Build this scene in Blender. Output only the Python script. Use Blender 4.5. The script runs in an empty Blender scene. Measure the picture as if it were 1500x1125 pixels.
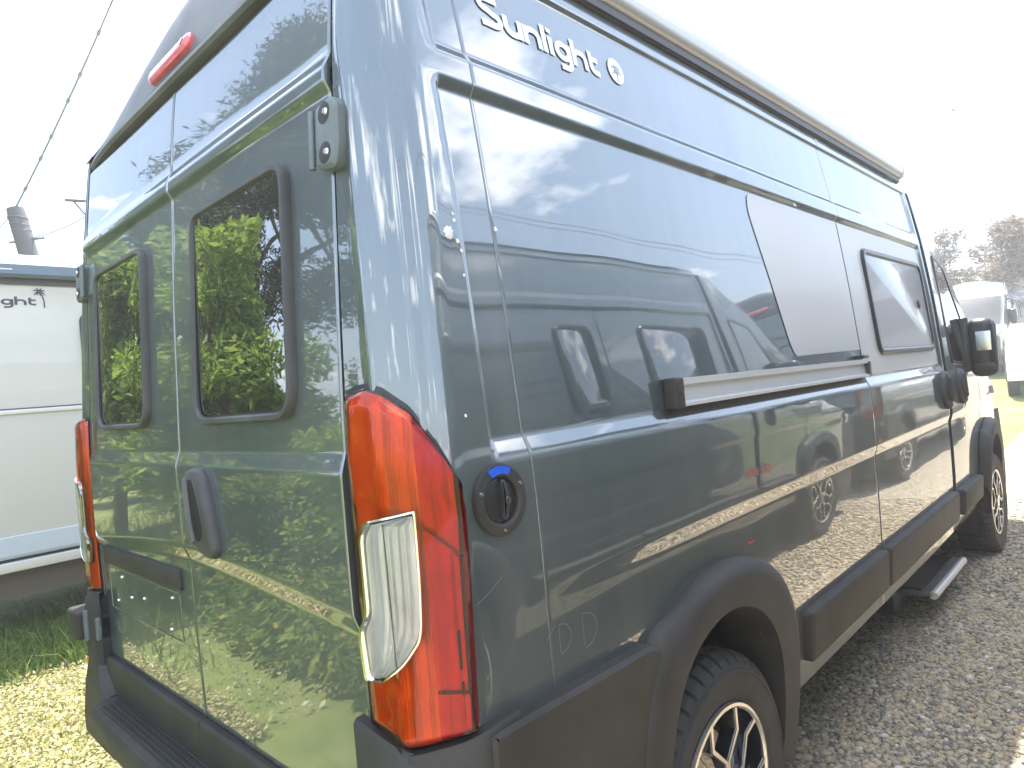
import bpy, bmesh, math, random
import numpy as np
from mathutils import Vector, Matrix

random.seed(7)
RNG = np.random.default_rng(11)
sc = bpy.context.scene
COL = sc.collection
PI = math.pi

# ------------------------------------------------------------------ camera
GZ = 0.07                                   # van frame: wheels touch at local z = GZ
cam_d = bpy.data.cameras.new("camera")
cam = bpy.data.objects.new("camera", cam_d)
COL.objects.link(cam)
sc.camera = cam
cam_d.sensor_width = 36.0
cam_d.lens = 987.85 / 1500 * 36.0
cam_d.clip_start = 0.05
cam_d.clip_end = 3000
_yaw, _pit, _rol = 0.7624, 0.0028, -0.0874
_f = Vector((-math.sin(_yaw) * math.cos(_pit), math.cos(_yaw) * math.cos(_pit), math.sin(_pit)))
_r = Vector((math.cos(_yaw), math.sin(_yaw), 0))
_u = _r.cross(_f)
_r2 = math.cos(_rol) * _r + math.sin(_rol) * _u
_u2 = -math.sin(_rol) * _r + math.cos(_rol) * _u
CAMLOC = Vector((1.8764, -0.684, 1.4958 - GZ))
cam.matrix_world = Matrix(((_r2.x, _u2.x, -_f.x, CAMLOC.x), (_r2.y, _u2.y, -_f.y, CAMLOC.y),
                           (_r2.z, _u2.z, -_f.z, CAMLOC.z), (0, 0, 0, 1)))

# ------------------------------------------------------------------ sky, sun, exposure
SUN_DIR = Vector((-0.212, 0.33, 1.0)).normalized()     # towards the sun
SUN_EL = math.asin(SUN_DIR.z)
SUN_AZ = math.atan2(SUN_DIR.x, SUN_DIR.y)
world = bpy.data.worlds.new("World")
sc.world = world
world.use_nodes = True
wn, wl = world.node_tree.nodes, world.node_tree.links
wn.clear()
w_out = wn.new("ShaderNodeOutputWorld")
w_bg = wn.new("ShaderNodeBackground")
w_bg.inputs["Strength"].default_value = 0.13
w_sky = wn.new("ShaderNodeTexSky")
w_sky.sky_type = 'NISHITA'
w_sky.sun_disc = False
w_sky.sun_elevation = SUN_EL
w_sky.sun_rotation = SUN_AZ
w_sky.dust_density = 1.6
w_tc = wn.new("ShaderNodeTexCoord")
w_sep = wn.new("ShaderNodeSeparateXYZ")
wl.new(w_tc.outputs["Generated"], w_sep.inputs[0])
w_add = wn.new("ShaderNodeMath"); w_add.operation = 'ADD'; w_add.inputs[1].default_value = 0.22
w_max = wn.new("ShaderNodeMath"); w_max.operation = 'MAXIMUM'; w_max.inputs[1].default_value = 0.05
wl.new(w_sep.outputs["Z"], w_add.inputs[0]); wl.new(w_add.outputs[0], w_max.inputs[0])
w_dv = wn.new("ShaderNodeVectorMath"); w_dv.operation = 'DIVIDE'
w_cmb = wn.new("ShaderNodeCombineXYZ")
for i in range(3):
    wl.new(w_max.outputs[0], w_cmb.inputs[i])
wl.new(w_tc.outputs["Generated"], w_dv.inputs[0]); wl.new(w_cmb.outputs[0], w_dv.inputs[1])
w_ns = wn.new("ShaderNodeTexNoise")
w_ns.inputs["Scale"].default_value = 1.7; w_ns.inputs["Detail"].default_value = 9; w_ns.inputs["Roughness"].default_value = 0.56
w_off = wn.new("ShaderNodeVectorMath"); w_off.operation = 'ADD'; w_off.inputs[1].default_value = (3.1, 1.7, 0.4)
wl.new(w_dv.outputs[0], w_off.inputs[0]); wl.new(w_off.outputs[0], w_ns.inputs["Vector"])
w_rp = wn.new("ShaderNodeValToRGB")
w_rp.color_ramp.elements[0].position = 0.55; w_rp.color_ramp.elements[1].position = 0.64
wl.new(w_ns.outputs["Fac"], w_rp.inputs[0])
w_mx = wn.new("ShaderNodeMix"); w_mx.data_type = 'RGBA'
w_mx.inputs["B"].default_value = (14.0, 14.1, 14.4, 1)
wl.new(w_rp.outputs[0], w_mx.inputs["Factor"])
w_veil = wn.new("ShaderNodeMix"); w_veil.data_type = 'RGBA'
w_veil.inputs["Factor"].default_value = 0.25; w_veil.inputs["B"].default_value = (4.4, 5.9, 8.0, 1)
wl.new(w_sky.outputs[0], w_veil.inputs["A"])
wl.new(w_veil.outputs["Result"], w_mx.inputs["A"])
wl.new(w_mx.outputs["Result"], w_bg.inputs["Color"])
wl.new(w_bg.outputs[0], w_out.inputs[0])

sun_d = bpy.data.lights.new("sun", 'SUN')
sun_d.energy = 5.0
sun_d.angle = math.radians(0.53)
sun_d.color = (1.0, 0.95, 0.86)
sun = bpy.data.objects.new("sun", sun_d)
COL.objects.link(sun)
sun.rotation_euler = SUN_DIR.to_track_quat('Z', 'Y').to_euler()
sun.location = (0, 0, 30)

sc.view_settings.view_transform = 'Standard'
sc.view_settings.look = 'None'
sc.view_settings.gamma = 1.0
sc.view_settings.use_curve_mapping = False
sc.view_settings.exposure = 1.75
sc.render.engine = 'CYCLES'
sc.cycles.use_denoising = True
sc.cycles.max_bounces = 8
sc.cycles.glossy_bounces = 4
sc.cycles.transmission_bounces = 6
sc.cycles.caustics_reflective = False
sc.cycles.caustics_refractive = False
sc.cycles.sample_clamp_indirect = 12

# ------------------------------------------------------------------ materials
def lin(r, g, b):
    return tuple((c / 255 / 12.92) if c / 255 < 0.04045 else ((c / 255 + 0.055) / 1.055) ** 2.4 for c in (r, g, b)) + (1,)

def mat(name, color, rough=0.5, metal=0.0, coat=0.0, ior=1.5, coat_ior=1.5, spec=0.5, coat_rough=0.02, trans=0.0):
    m = bpy.data.materials.new(name); m.use_nodes = True
    b = m.node_tree.nodes["Principled BSDF"]
    c = tuple(color) if len(color) == 4 else tuple(color) + (1,)
    b.inputs["Base Color"].default_value = c
    b.inputs["Roughness"].default_value = rough
    b.inputs["Metallic"].default_value = metal
    b.inputs["IOR"].default_value = ior
    b.inputs["Specular IOR Level"].default_value = spec
    b.inputs["Coat Weight"].default_value = coat
    b.inputs["Coat IOR"].default_value = coat_ior
    b.inputs["Coat Roughness"].default_value = coat_rough
    b.inputs["Transmission Weight"].default_value = trans
    return m

def N(m, t, **kw):
    n = m.node_tree.nodes.new(t)
    for k, v in kw.items():
        setattr(n, k, v)
    return n

def L(m, a, b):
    m.node_tree.links.new(a, b)

def bsdf(m):
    return m.node_tree.nodes["Principled BSDF"]

def ramp(m, stops, interp='LINEAR'):
    r = N(m, "ShaderNodeValToRGB"); cr = r.color_ramp; cr.interpolation = interp
    while len(cr.elements) < len(stops):
        cr.elements.new(0.5)
    for e, (p, c) in zip(cr.elements, stops):
        e.position = p; e.color = tuple(c) + ((1,) if len(c) == 3 else ())
    return r

def obj_noise(m, scale, detail=4, rough=0.55, stretch=None):
    tc = N(m, "ShaderNodeTexCoord"); n = N(m, "ShaderNodeTexNoise")
    n.inputs["Scale"].default_value = scale; n.inputs["Detail"].default_value = detail; n.inputs["Roughness"].default_value = rough
    if stretch:
        mp = N(m, "ShaderNodeMapping"); mp.inputs["Scale"].default_value = stretch
        L(m, tc.outputs["Object"], mp.inputs[0]); L(m, mp.outputs[0], n.inputs["Vector"])
    else:
        L(m, tc.outputs["Object"], n.inputs["Vector"])
    return n

def add_bump(m, tex_out, strength, dist=0.01):
    b = N(m, "ShaderNodeBump"); b.inputs["Strength"].default_value = strength; b.inputs["Distance"].default_value = dist
    L(m, tex_out, b.inputs["Height"]); L(m, b.outputs[0], bsdf(m).inputs["Normal"])
    return b

M = {}
# metallic dark grey-green lacquer under a thin film of dust and runs
p = mat("van_paint", (0.085, 0.115, 0.122), rough=0.42, metal=0.5, coat=1.0, coat_ior=2.3, coat_rough=0.012)
n1 = obj_noise(p, 3.0, 6, 0.62, (1.0, 1.0, 0.16)); r1 = ramp(p, [(0.38, (0, 0, 0)), (0.72, (1, 1, 1))]); L(p, n1.outputs["Fac"], r1.inputs[0])
mx = N(p, "ShaderNodeMix"); mx.data_type = 'RGBA'
mx.inputs["A"].default_value = (0.080, 0.106, 0.113, 1); mx.inputs["B"].default_value = (0.135, 0.152, 0.152, 1)
L(p, r1.outputs[0], mx.inputs["Factor"]); L(p, mx.outputs["Result"], bsdf(p).inputs["Base Color"])
n2 = obj_noise(p, 2.2, 5, 0.6, (1.0, 1.0, 0.25)); r2 = ramp(p, [(0.4, (0.008,) * 3), (0.75, (0.045,) * 3)]); L(p, n2.outputs["Fac"], r2.inputs[0])
L(p, r2.outputs[0], bsdf(p).inputs["Coat Roughness"])
M['paint'] = p
M['inner'] = mat("dark_inner_metal", (0.012, 0.014, 0.015), rough=0.6)
def plastic(name, col, rough=0.55, bump=0.25):
    m = mat(name, col, rough=rough)
    add_bump(m, obj_noise(m, 900, 2).outputs["Fac"], bump, 0.0006)
    n = obj_noise(m, 6, 5); r = ramp(m, [(0.35, tuple(c * 0.8 for c in col)), (0.75, tuple(min(1, c * 1.45 + 0.004) for c in col))])
    L(m, n.outputs["Fac"], r.inputs[0]); L(m, r.outputs[0], bsdf(m).inputs["Base Color"])
    return m
M['plastic'] = plastic("black_grained_plastic", (0.028, 0.0245, 0.021), 0.62)
M['plastic_smooth'] = plastic("smooth_black_plastic", (0.022, 0.022, 0.024), 0.3, 0.05)
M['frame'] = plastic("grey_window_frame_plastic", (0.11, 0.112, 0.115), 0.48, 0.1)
M['frame_dark'] = plastic("dark_window_frame_plastic", (0.055, 0.057, 0.058), 0.45, 0.1)
M['hinge'] = plastic("painted_hinge_metal", (0.12, 0.145, 0.15), 0.38, 0.05)
M['recess_shade'] = mat("handle_recess_shade", (0.004, 0.004, 0.004), rough=0.7)
M['hole'] = mat("shadowed_recess_plastic", (0.02, 0.02, 0.022), rough=0.5)
M['glass'] = mat("tinted_window_glass", (0.012, 0.014, 0.011), rough=0.012, ior=2.3, coat=1.0, coat_ior=2.2, coat_rough=0.01)
M['glass_grey'] = mat("grey_reflection_pane", (0.46, 0.45, 0.435), rough=0.2, coat=0.35, coat_ior=1.3, coat_rough=0.01, spec=0.25)  # pale grey base stands in for the reflection in the side pane
M['wind'] = mat("windscreen_glass", (0.03, 0.035, 0.035), rough=0.02, ior=1.6)
M['alu'] = mat("brushed_aluminium", (0.66, 0.65, 0.63), rough=0.42, metal=0.35)
add_bump(M['alu'], obj_noise(M['alu'], 120, 3, 0.6, (1, 0.03, 1)).outputs["Fac"], 0.12, 0.002)
M['screw'] = mat("steel_screw", (0.75, 0.75, 0.75), rough=0.25, metal=1.0)
M['awning'] = mat("anodised_awning_shell", (0.50, 0.49, 0.48), rough=0.33, metal=0.5)
M['awning_dark'] = mat("dark_awning_rail", (0.06, 0.055, 0.062), rough=0.45)
M['decal_grey'] = mat("grey_decal_film", (0.60, 0.58, 0.555), rough=0.42, metal=0.06, coat=0.18, coat_rough=0.12)
M['white'] = mat("white_vinyl_lettering", (0.82, 0.82, 0.82), rough=0.4)
M['redvinyl'] = mat("red_vinyl_lettering", (0.62, 0.03, 0.02), rough=0.4)
M['blue'] = mat("blue_sticker", (0.015, 0.10, 0.62), rough=0.45)
add_bump(M['blue'], obj_noise(M['blue'], 160).outputs["Fac"], 0.3, 0.002)
M['dust'] = mat("dust_mark", (0.20, 0.215, 0.21), rough=0.8)
M['drop'] = mat("bird_dropping", (0.78, 0.76, 0.72), rough=0.85)
M['chrome'] = mat("chrome_bezel", (0.72, 0.72, 0.64), rough=0.14, metal=1.0)
M['amber'] = mat("amber_reflector", (0.85, 0.22, 0.01), rough=0.18, coat=1)
# lamp lenses
def lens(name, a, b_, scale=14, stretch=(1, 1, 0.2)):
    m = mat(name, a, rough=0.28, coat=1.0, coat_ior=1.6)
    n = obj_noise(m, scale, 6, 0.65, stretch); r = ramp(m, [(0.32, a), (0.7, b_)])
    L(m, n.outputs["Fac"], r.inputs[0]); L(m, r.outputs[0], bsdf(m).inputs["Base Color"])
    wv = N(m, "ShaderNodeTexWave"); wv.wave_type = 'BANDS'; wv.bands_direction = 'X'; wv.inputs["Scale"].default_value = 36; wv.inputs["Distortion"].default_value = 0.4
    tc = N(m, "ShaderNodeTexCoord"); L(m, tc.outputs["Object"], wv.inputs["Vector"])
    add_bump(m, wv.outputs["Fac"], 0.14, 0.004)
    return m
M['lens_lit'] = lens("lit_red_lens", (0.62, 0.035, 0.006), (0.85, 0.10, 0.012))
M['lens_red'] = lens("crimson_lens", (0.34, 0.012, 0.012), (0.55, 0.02, 0.016), 5)
M['lens_dark'] = mat("dark_red_lens_edge", (0.10, 0.006, 0.006), rough=0.15, coat=1)
M['lens_clear'] = lens("clear_lens", (0.62, 0.62, 0.62), (0.88, 0.88, 0.87), 5, (1, 1, 0.4))
M['lens_pink'] = lens("faded_brake_lens", (0.60, 0.05, 0.07), (0.80, 0.16, 0.18), 10)
def shell(name, col, gloss=1.0, ior=1.55):
    m = bpy.data.materials.new(name); m.use_nodes = True; nt = m.node_tree; nt.nodes.clear()
    o = N(m, "ShaderNodeOutputMaterial"); t = N(m, "ShaderNodeBsdfTransparent"); t.inputs[0].default_value = tuple(col) + (1,)
    g_ = N(m, "ShaderNodeBsdfGlossy"); g_.inputs["Roughness"].default_value = .03; fr = N(m, "ShaderNodeFresnel"); fr.inputs[0].default_value = ior
    n_ = obj_noise(m, 9, 5, 0.6, (1, 1, .3)); bp = N(m, "ShaderNodeBump"); bp.inputs["Strength"].default_value = .08; bp.inputs["Distance"].default_value = .01
    L(m, n_.outputs["Fac"], bp.inputs["Height"]); L(m, bp.outputs[0], g_.inputs["Normal"])
    mx_ = N(m, "ShaderNodeMixShader"); L(m, fr.outputs[0], mx_.inputs[0]); L(m, t.outputs[0], mx_.inputs[1]); L(m, g_.outputs[0], mx_.inputs[2]); L(m, mx_.outputs[0], o.inputs[0])
    return m
M['lens_lit'] = shell("lit_red_lens_shell", (1.0, 0.29, 0.06))  # rear-facing red lens, coloured brighter orange for light shining through it
M['lens_red'] = shell("crimson_lens_shell", (0.80, 0.09, 0.085))
M['lens_glass'] = shell("clear_lens_shell", (0.97, 0.97, 0.97))
def reflector(name, col, sc_):
    m = mat(name, col, rough=.3, metal=.25); wv = N(m, "ShaderNodeTexWave"); wv.wave_type = 'BANDS'; wv.bands_direction = 'X'; wv.inputs["Scale"].default_value = sc_
    tc_ = N(m, "ShaderNodeTexCoord"); L(m, tc_.outputs["Object"], wv.inputs["Vector"]); add_bump(m, wv.outputs["Fac"], .12, .003)
    n_ = obj_noise(m, 11, 4, .6, (1, 1, .35)); r_ = ramp(m, [(.3, tuple(c * .6 for c in col)), (.6, col)]); L(m, n_.outputs["Fac"], r_.inputs[0]); L(m, r_.outputs[0], bsdf(m).inputs["Base Color"])
    return m
M['reflect'] = reflector("lamp_reflector_relief", (0.90, 0.86, 0.82), 40)
M['reflect_white'] = reflector("white_lamp_reflector", (0.92, 0.92, 0.92), 60)
M['bulb'] = mat("bulb_housing", (0.35, 0.30, 0.28), rough=.3)
M['tyre'] = plastic("tyre_rubber", (0.034, 0.033, 0.032), 0.72, 0.3)
M['rimblack'] = mat("gloss_black_alloy", (0.012, 0.012, 0.013), rough=0.12, coat=1)
M['rimsilver'] = mat("machined_alloy", (0.70, 0.67, 0.62), rough=0.25, metal=0.9)
# trailing things
M['camper_white'] = mat("motorhome_white_skin", (0.54, 0.52, 0.475), rough=0.3, coat=0.4)
add_bump(M['camper_white'], obj_noise(M['camper_white'], 1.5, 2, 0.4, (1, 1, 1)).outputs["Fac"], 0.08, 0.02)
M['camper_grey'] = mat("motorhome_grey_trim", (0.30, 0.31, 0.33), rough=0.35)
M['camper_skirt'] = mat("pale_skirt_panel", (0.52, 0.57, 0.64), rough=0.35)
M['awn_blue'] = mat("slate_awning_case", (0.14, 0.19, 0.25), rough=0.38, metal=0.3)
M['underfloor'] = mat("dusty_underfloor", (0.13, 0.105, 0.08), rough=0.9)
M['print_grey'] = mat("dark_grey_print", (0.055, 0.06, 0.075), rough=0.5)
M['pole'] = mat("weathered_concrete_pole", (0.10, 0.10, 0.11), rough=0.8)
M['wire'] = mat("grey_cable", (0.16, 0.17, 0.18), rough=0.6)
M['car_white'] = mat("white_car_paint", (0.80, 0.80, 0.80), rough=0.25, coat=1)

# ground
g = mat("soil_and_grass", (0.12, 0.14, 0.05), rough=0.95)
n = obj_noise(g, 2.2, 10, 0.7); r = ramp(g, [(0.3, (0.10, 0.14, 0.03)), (0.5, (0.20, 0.24, 0.06)), (0.68, (0.30, 0.29, 0.13)), (0.85, (0.40, 0.36, 0.24))])
L(g, n.outputs["Fac"], r.inputs[0]); L(g, r.outputs[0], bsdf(g).inputs["Base Color"])
add_bump(g, obj_noise(g, 35, 8, 0.7).outputs["Fac"], 0.8, 0.03)
M['ground'] = g
g = mat("fine_gravel", (0.3, 0.27, 0.22), rough=0.95)
vo = N(g, "ShaderNodeTexVoronoi"); vo.inputs["Scale"].default_value = 75
tc = N(g, "ShaderNodeTexCoord"); L(g, tc.outputs["Object"], vo.inputs["Vector"])
r = ramp(g, [(0.0, (0.17, 0.145, 0.105)), (0.4, (0.33, 0.285, 0.21)), (0.75, (0.44, 0.38, 0.275)), (1.0, (0.6, 0.54, 0.44))])
sp = N(g, "ShaderNodeSeparateColor"); L(g, vo.outputs["Color"], sp.inputs[0]); L(g, sp.outputs[0], r.inputs[0])
L(g, r.outputs[0], bsdf(g).inputs["Base Color"])
add_bump(g, vo.outputs["Distance"], 0.9, 0.012).invert = True
M['gravel'] = g

def island_mat(name, stops, rough=0.7, trans=0.0, spec=0.3, mottled=None):
    m = mat(name, stops[0][1], rough=rough, spec=spec)
    ge = N(m, "ShaderNodeNewGeometry"); r = ramp(m, stops)
    L(m, ge.outputs["Random Per Island"], r.inputs[0]); L(m, r.outputs[0], bsdf(m).inputs["Base Color"])
    if trans:
        tr = N(m, "ShaderNodeBsdfTranslucent"); L(m, r.outputs[0], tr.inputs["Color"])
        ms = N(m, "ShaderNodeMixShader"); ms.inputs[0].default_value = trans
        out = m.node_tree.nodes["Material Output"]
        L(m, bsdf(m).outputs[0], ms.inputs[1]); L(m, tr.outputs[0], ms.inputs[2]); L(m, ms.outputs[0], out.inputs["Surface"])
    return m
M['pebble'] = island_mat("gravel_stones", [(0.0, (0.21, 0.195, 0.17)), (0.3, (0.37, 0.325, 0.26)), (0.55, (0.52, 0.435, 0.31)), (0.8, (0.60, 0.49, 0.33)), (0.93, (0.48, 0.34, 0.18)), (1.0, (0.74, 0.71, 0.66))], rough=0.8)
M['grass'] = island_mat("grass_blades", [(0, (0.07, 0.14, 0.02)), (0.5, (0.12, 0.22, 0.035)), (0.85, (0.19, 0.26, 0.06)), (1, (0.36, 0.32, 0.14))], trans=0.35)
M['clover'] = island_mat("low_weeds", [(0, (0.25, 0.27, 0.09)), (0.4, (0.43, 0.43, 0.19)), (0.68, (0.56, 0.53, 0.30)), (0.84, (0.58, 0.40, 0.24)), (1, (0.72, 0.66, 0.5))], trans=0.3)
M['leaf'] = island_mat("hedge_leaves", [(0, (0.07, 0.12, 0.02)), (0.5, (0.13, 0.21, 0.035)), (0.86, (0.24, 0.30, 0.06)), (1, (0.45, 0.30, 0.07))], trans=0.4)
M['fern'] = island_mat("bright_ash_leaves", [(0, (0.12, 0.20, 0.03)), (0.5, (0.22, 0.33, 0.05)), (1, (0.34, 0.42, 0.08))], trans=0.45)
M['needle'] = island_mat("pine_needles", [(0, (0.022, 0.042, 0.02)), (0.6, (0.04, 0.07, 0.028)), (1, (0.08, 0.10, 0.045))], trans=0.15)
M['dry'] = island_mat("pale_dry_foliage", [(0, (0.12, 0.085, 0.06)), (0.6, (0.22, 0.17, 0.12)), (1, (0.50, 0.44, 0.37))], trans=0.3)
b = mat("pine_bark", (0.16, 0.10, 0.06), rough=0.9)
n = obj_noise(b, 14, 8, 0.7, (1, 1, 0.25)); r = ramp(b, [(0.35, (0.06, 0.04, 0.025)), (0.65, (0.24, 0.16, 0.10))]); L(b, n.outputs["Fac"], r.inputs[0]); L(b, r.outputs[0], bsdf(b).inputs["Base Color"])
add_bump(b, n.outputs["Fac"], 0.8, 0.03)
M['bark'] = b

# ------------------------------------------------------------------ object helpers
def empty(name, loc=(0, 0, 0), rz=0.0):
    o = bpy.data.objects.new(name, None); COL.objects.link(o)
    o.location = loc; o.rotation_euler = (0, 0, rz); o.empty_display_size = 0.2
    return o

def tag(o, label=None, cat=None, group=None, kind=None):
    if label: o["label"] = label
    if cat: o["category"] = cat
    if group: o["group"] = group
    if kind: o["kind"] = kind
    return o

def mk(name, v, f, m, parent=None, smooth=True, angle=38, fix=True):
    me = bpy.data.meshes.new(name)
    me.from_pydata([tuple(map(float, q)) for q in v], [], [tuple(map(int, q)) for q in f])
    if fix:
        bm = bmesh.new(); bm.from_mesh(me)
        bmesh.ops.recalc_face_normals(bm, faces=bm.faces)
        bm.to_mesh(me); bm.free()
    mats = m if isinstance(m, (list, tuple)) else [m]
    for q in mats: me.materials.append(q)
    if smooth:
        me.polygons.foreach_set("use_smooth", np.ones(len(me.polygons), dtype=bool))
        me.set_sharp_from_angle(angle=math.radians(angle))
    me.update()
    o = bpy.data.objects.new(name, me); COL.objects.link(o)
    if parent is not None: o.parent = parent
    return o

class MB:
    """collects verts and faces for one mesh"""
    def __init__(s): s.v = []; s.f = []
    def add(s, v, f):
        k = len(s.v); s.v += [tuple(map(float, q)) for q in v]; s.f += [tuple(int(i) + k for i in q) for q in f]; return s
    def box(s, x0, x1, y0, y1, z0, z1, c=0.0):
        if c <= 0:
            v = [(x, y, z) for z in (z0, z1) for y in (y0, y1) for x in (x0, x1)]
            return s.add(v, [(0, 1, 3, 2), (4, 5, 7, 6), (0, 1, 5, 4), (2, 3, 7, 6), (0, 2, 6, 4), (1, 3, 7, 5)])
        bm = bmesh.new(); bmesh.ops.create_cube(bm, size=1)
        for q in bm.verts: q.co = Vector(((x0 + x1) / 2 + q.co.x * (x1 - x0), (y0 + y1) / 2 + q.co.y * (y1 - y0), (z0 + z1) / 2 + q.co.z * (z1 - z0)))
        bmesh.ops.bevel(bm, geom=list(bm.edges), offset=c, segments=3, affect='EDGES', profile=0.5)
        bm.verts.index_update(); v = [tuple(q.co) for q in bm.verts]; f = [[w.index for w in q.verts] for q in bm.faces]; bm.free()
        return s.add(v, f)
    def loft(s, rings, cap0=True, cap1=True, close=True):
        n_ = len(rings[0]); v = [q for rg in rings for q in rg]; f = []
        for i in range(len(rings) - 1):
            for j in range(n_ if close else n_ - 1):
                k = (j + 1) % n_
                f.append((i * n_ + j, i * n_ + k, (i + 1) * n_ + k, (i + 1) * n_ + j))
        if cap0: f.append(tuple(range(n_)))
        if cap1: f.append(tuple((len(rings) - 1) * n_ + j for j in range(n_)))
        return s.add(v, f)
    def tube(s, pts, rad, seg=8, cap=True):
        pts = [Vector(q) for q in pts]; rads = rad if isinstance(rad, (list, tuple)) else [rad] * len(pts); rings = []
        for i, q in enumerate(pts):
            d = (pts[min(i + 1, len(pts) - 1)] - pts[max(i - 1, 0)]).normalized()
            a = d.cross(Vector((0, 0, 1)) if abs(d.z) < 0.9 else Vector((1, 0, 0))).normalized(); c = d.cross(a)
            rings.append([q + rads[i] * (math.cos(t) * a + math.sin(t) * c) for t in (2 * PI * k / seg for k in range(seg))])
        return s.loft(rings, cap, cap)
    def build(s, name, m, parent=None, **kw): return mk(name, s.v, s.f, m, parent, **kw)

def np_mesh(name, v, f, m, parent=None, smooth=False):
    """fast mesh from numpy arrays, all faces the same size"""
    me = bpy.data.meshes.new(name); nv, nf, k = len(v), len(f), f.shape[1]
    me.vertices.add(nv); me.vertices.foreach_set("co", v.astype(np.float32).ravel())
    me.loops.add(nf * k); me.loops.foreach_set("vertex_index", f.astype(np.int32).ravel())
    me.polygons.add(nf); me.polygons.foreach_set("loop_start", np.arange(0, nf * k, k, dtype=np.int32))
    me.polygons.foreach_set("loop_total", np.full(nf, k, dtype=np.int32))
    me.materials.append(m); me.update(calc_edges=True)
    if smooth: me.polygons.foreach_set("use_smooth", np.ones(nf, dtype=bool))
    o = bpy.data.objects.new(name, me); COL.objects.link(o)
    if parent is not None: o.parent = parent
    return o

def copy_tree(o, parent=None):
    c = o.copy(); COL.objects.link(c)
    if parent is not None: c.parent = parent
    for ch in o.children: copy_tree(ch, c)
    return c

def rrect(a0, a1, b0, b1, r, n_=7):
    out = []
    for cx, cy, t0 in ((a1 - r, b1 - r, 0), (a0 + r, b1 - r, PI / 2), (a0 + r, b0 + r, PI), (a1 - r, b0 + r, 1.5 * PI)):
        for k in range(n_ + 1):
            t = t0 + PI / 2 * k / n_; out.append((cx + r * math.cos(t), cy + r * math.sin(t)))
    return out

def circ(a, b, r, n_=32, ry=None):
    ry = ry or r
    return [(a + r * math.cos(2 * PI * k / n_), b + ry * math.sin(2 * PI * k / n_)) for k in range(n_)]

def round_poly(pts, r, n_=5):
    """polygon with rounded corners; r one radius or one per corner"""
    out = []; k = len(pts); rr = r if isinstance(r, (list, tuple)) else [r] * k
    for i in range(k):
        p0, p1, p2 = Vector(pts[i - 1]), Vector(pts[i]), Vector(pts[(i + 1) % k])
        d0, d2 = (p0 - p1), (p2 - p1); q = min(rr[i], d0.length * 0.45, d2.length * 0.45)
        a, b_ = p1 + d0.normalized() * q, p1 + d2.normalized() * q
        for j in range(n_ + 1):
            t = j / n_; w = (1 - t) ** 2 * a + 2 * t * (1 - t) * p1 + t * t * b_; out.append((w.x, w.y))
    return out

def inset(pts, d):
    """shrink (d > 0) a counter-clockwise or clockwise outline"""
    k = len(pts); A = sum(pts[i][0] * pts[(i + 1) % k][1] - pts[(i + 1) % k][0] * pts[i][1] for i in range(k)); sg = 1 if A > 0 else -1; out = []
    for i in range(k):
        p0, p1, p2 = Vector(pts[i - 1]), Vector(pts[i]), Vector(pts[(i + 1) % k]); t = (p2 - p0)
        if t.length < 1e-9: t = Vector((1, 0))
        t.normalize(); out.append((p1.x - sg * t.y * d, p1.y + sg * t.x * d))
    return out

def stack(name, levels, Mp, m, parent, cap=True, cap0=False, **kw):
    """levels: (outline, height); mapped onto a surface by Mp(a, b, h)"""
    return MB().loft([[Mp(a, b_, h) for a, b_ in o] for o, h in levels], cap0, cap).build(name, m, parent, **kw)

def plate(name, out, Mp, h0, h1, bev, m, parent, **kw):
    return stack(name, [(out, h0), (out, h1 - bev), (inset(out, bev * 0.35), h1 - bev * 0.3), (inset(out, bev), h1)], Mp, m, parent, **kw)

def frame_ring(name, out, width, Mp, h0, h1, m, parent):
    i1 = inset(out, width)
    return stack(name, [(out, h0), (out, h1 * 0.55), (inset(out, width * 0.22), h1), (inset(out, width * 0.7), h1), (i1, h1 * 0.55), (i1, h0)], Mp, m, parent, cap=False)

def ribbon(paths, w):
    """thick 2-d strokes -> (verts2d, faces)"""
    v, f = [], []
    for pth in paths:
        P_ = [Vector(q) for q in pth]; k = len(v); closed = (P_[0] - P_[-1]).length < 1e-6
        for i, q in enumerate(P_):
            if closed and i in (0, len(P_) - 1): t = P_[1] - P_[-2]
            else: t = P_[min(i + 1, len(P_) - 1)] - P_[max(i - 1, 0)]
            t.normalize(); nn = Vector((-t.y, t.x)) * w / 2
            v += [q + nn, q - nn]
        f += [(k + 2 * i, k + 2 * i + 1, k + 2 * i + 3, k + 2 * i + 2) for i in range(len(P_) - 1)]
    return v, f

def arc(cx, cy, rx, ry, a0, a1, n_=12):
    return [(cx + rx * math.cos(math.radians(a0 + (a1 - a0) * i / n_)), cy + ry * math.sin(math.radians(a0 + (a1 - a0) * i / n_))) for i in range(n_ + 1)]

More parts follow.
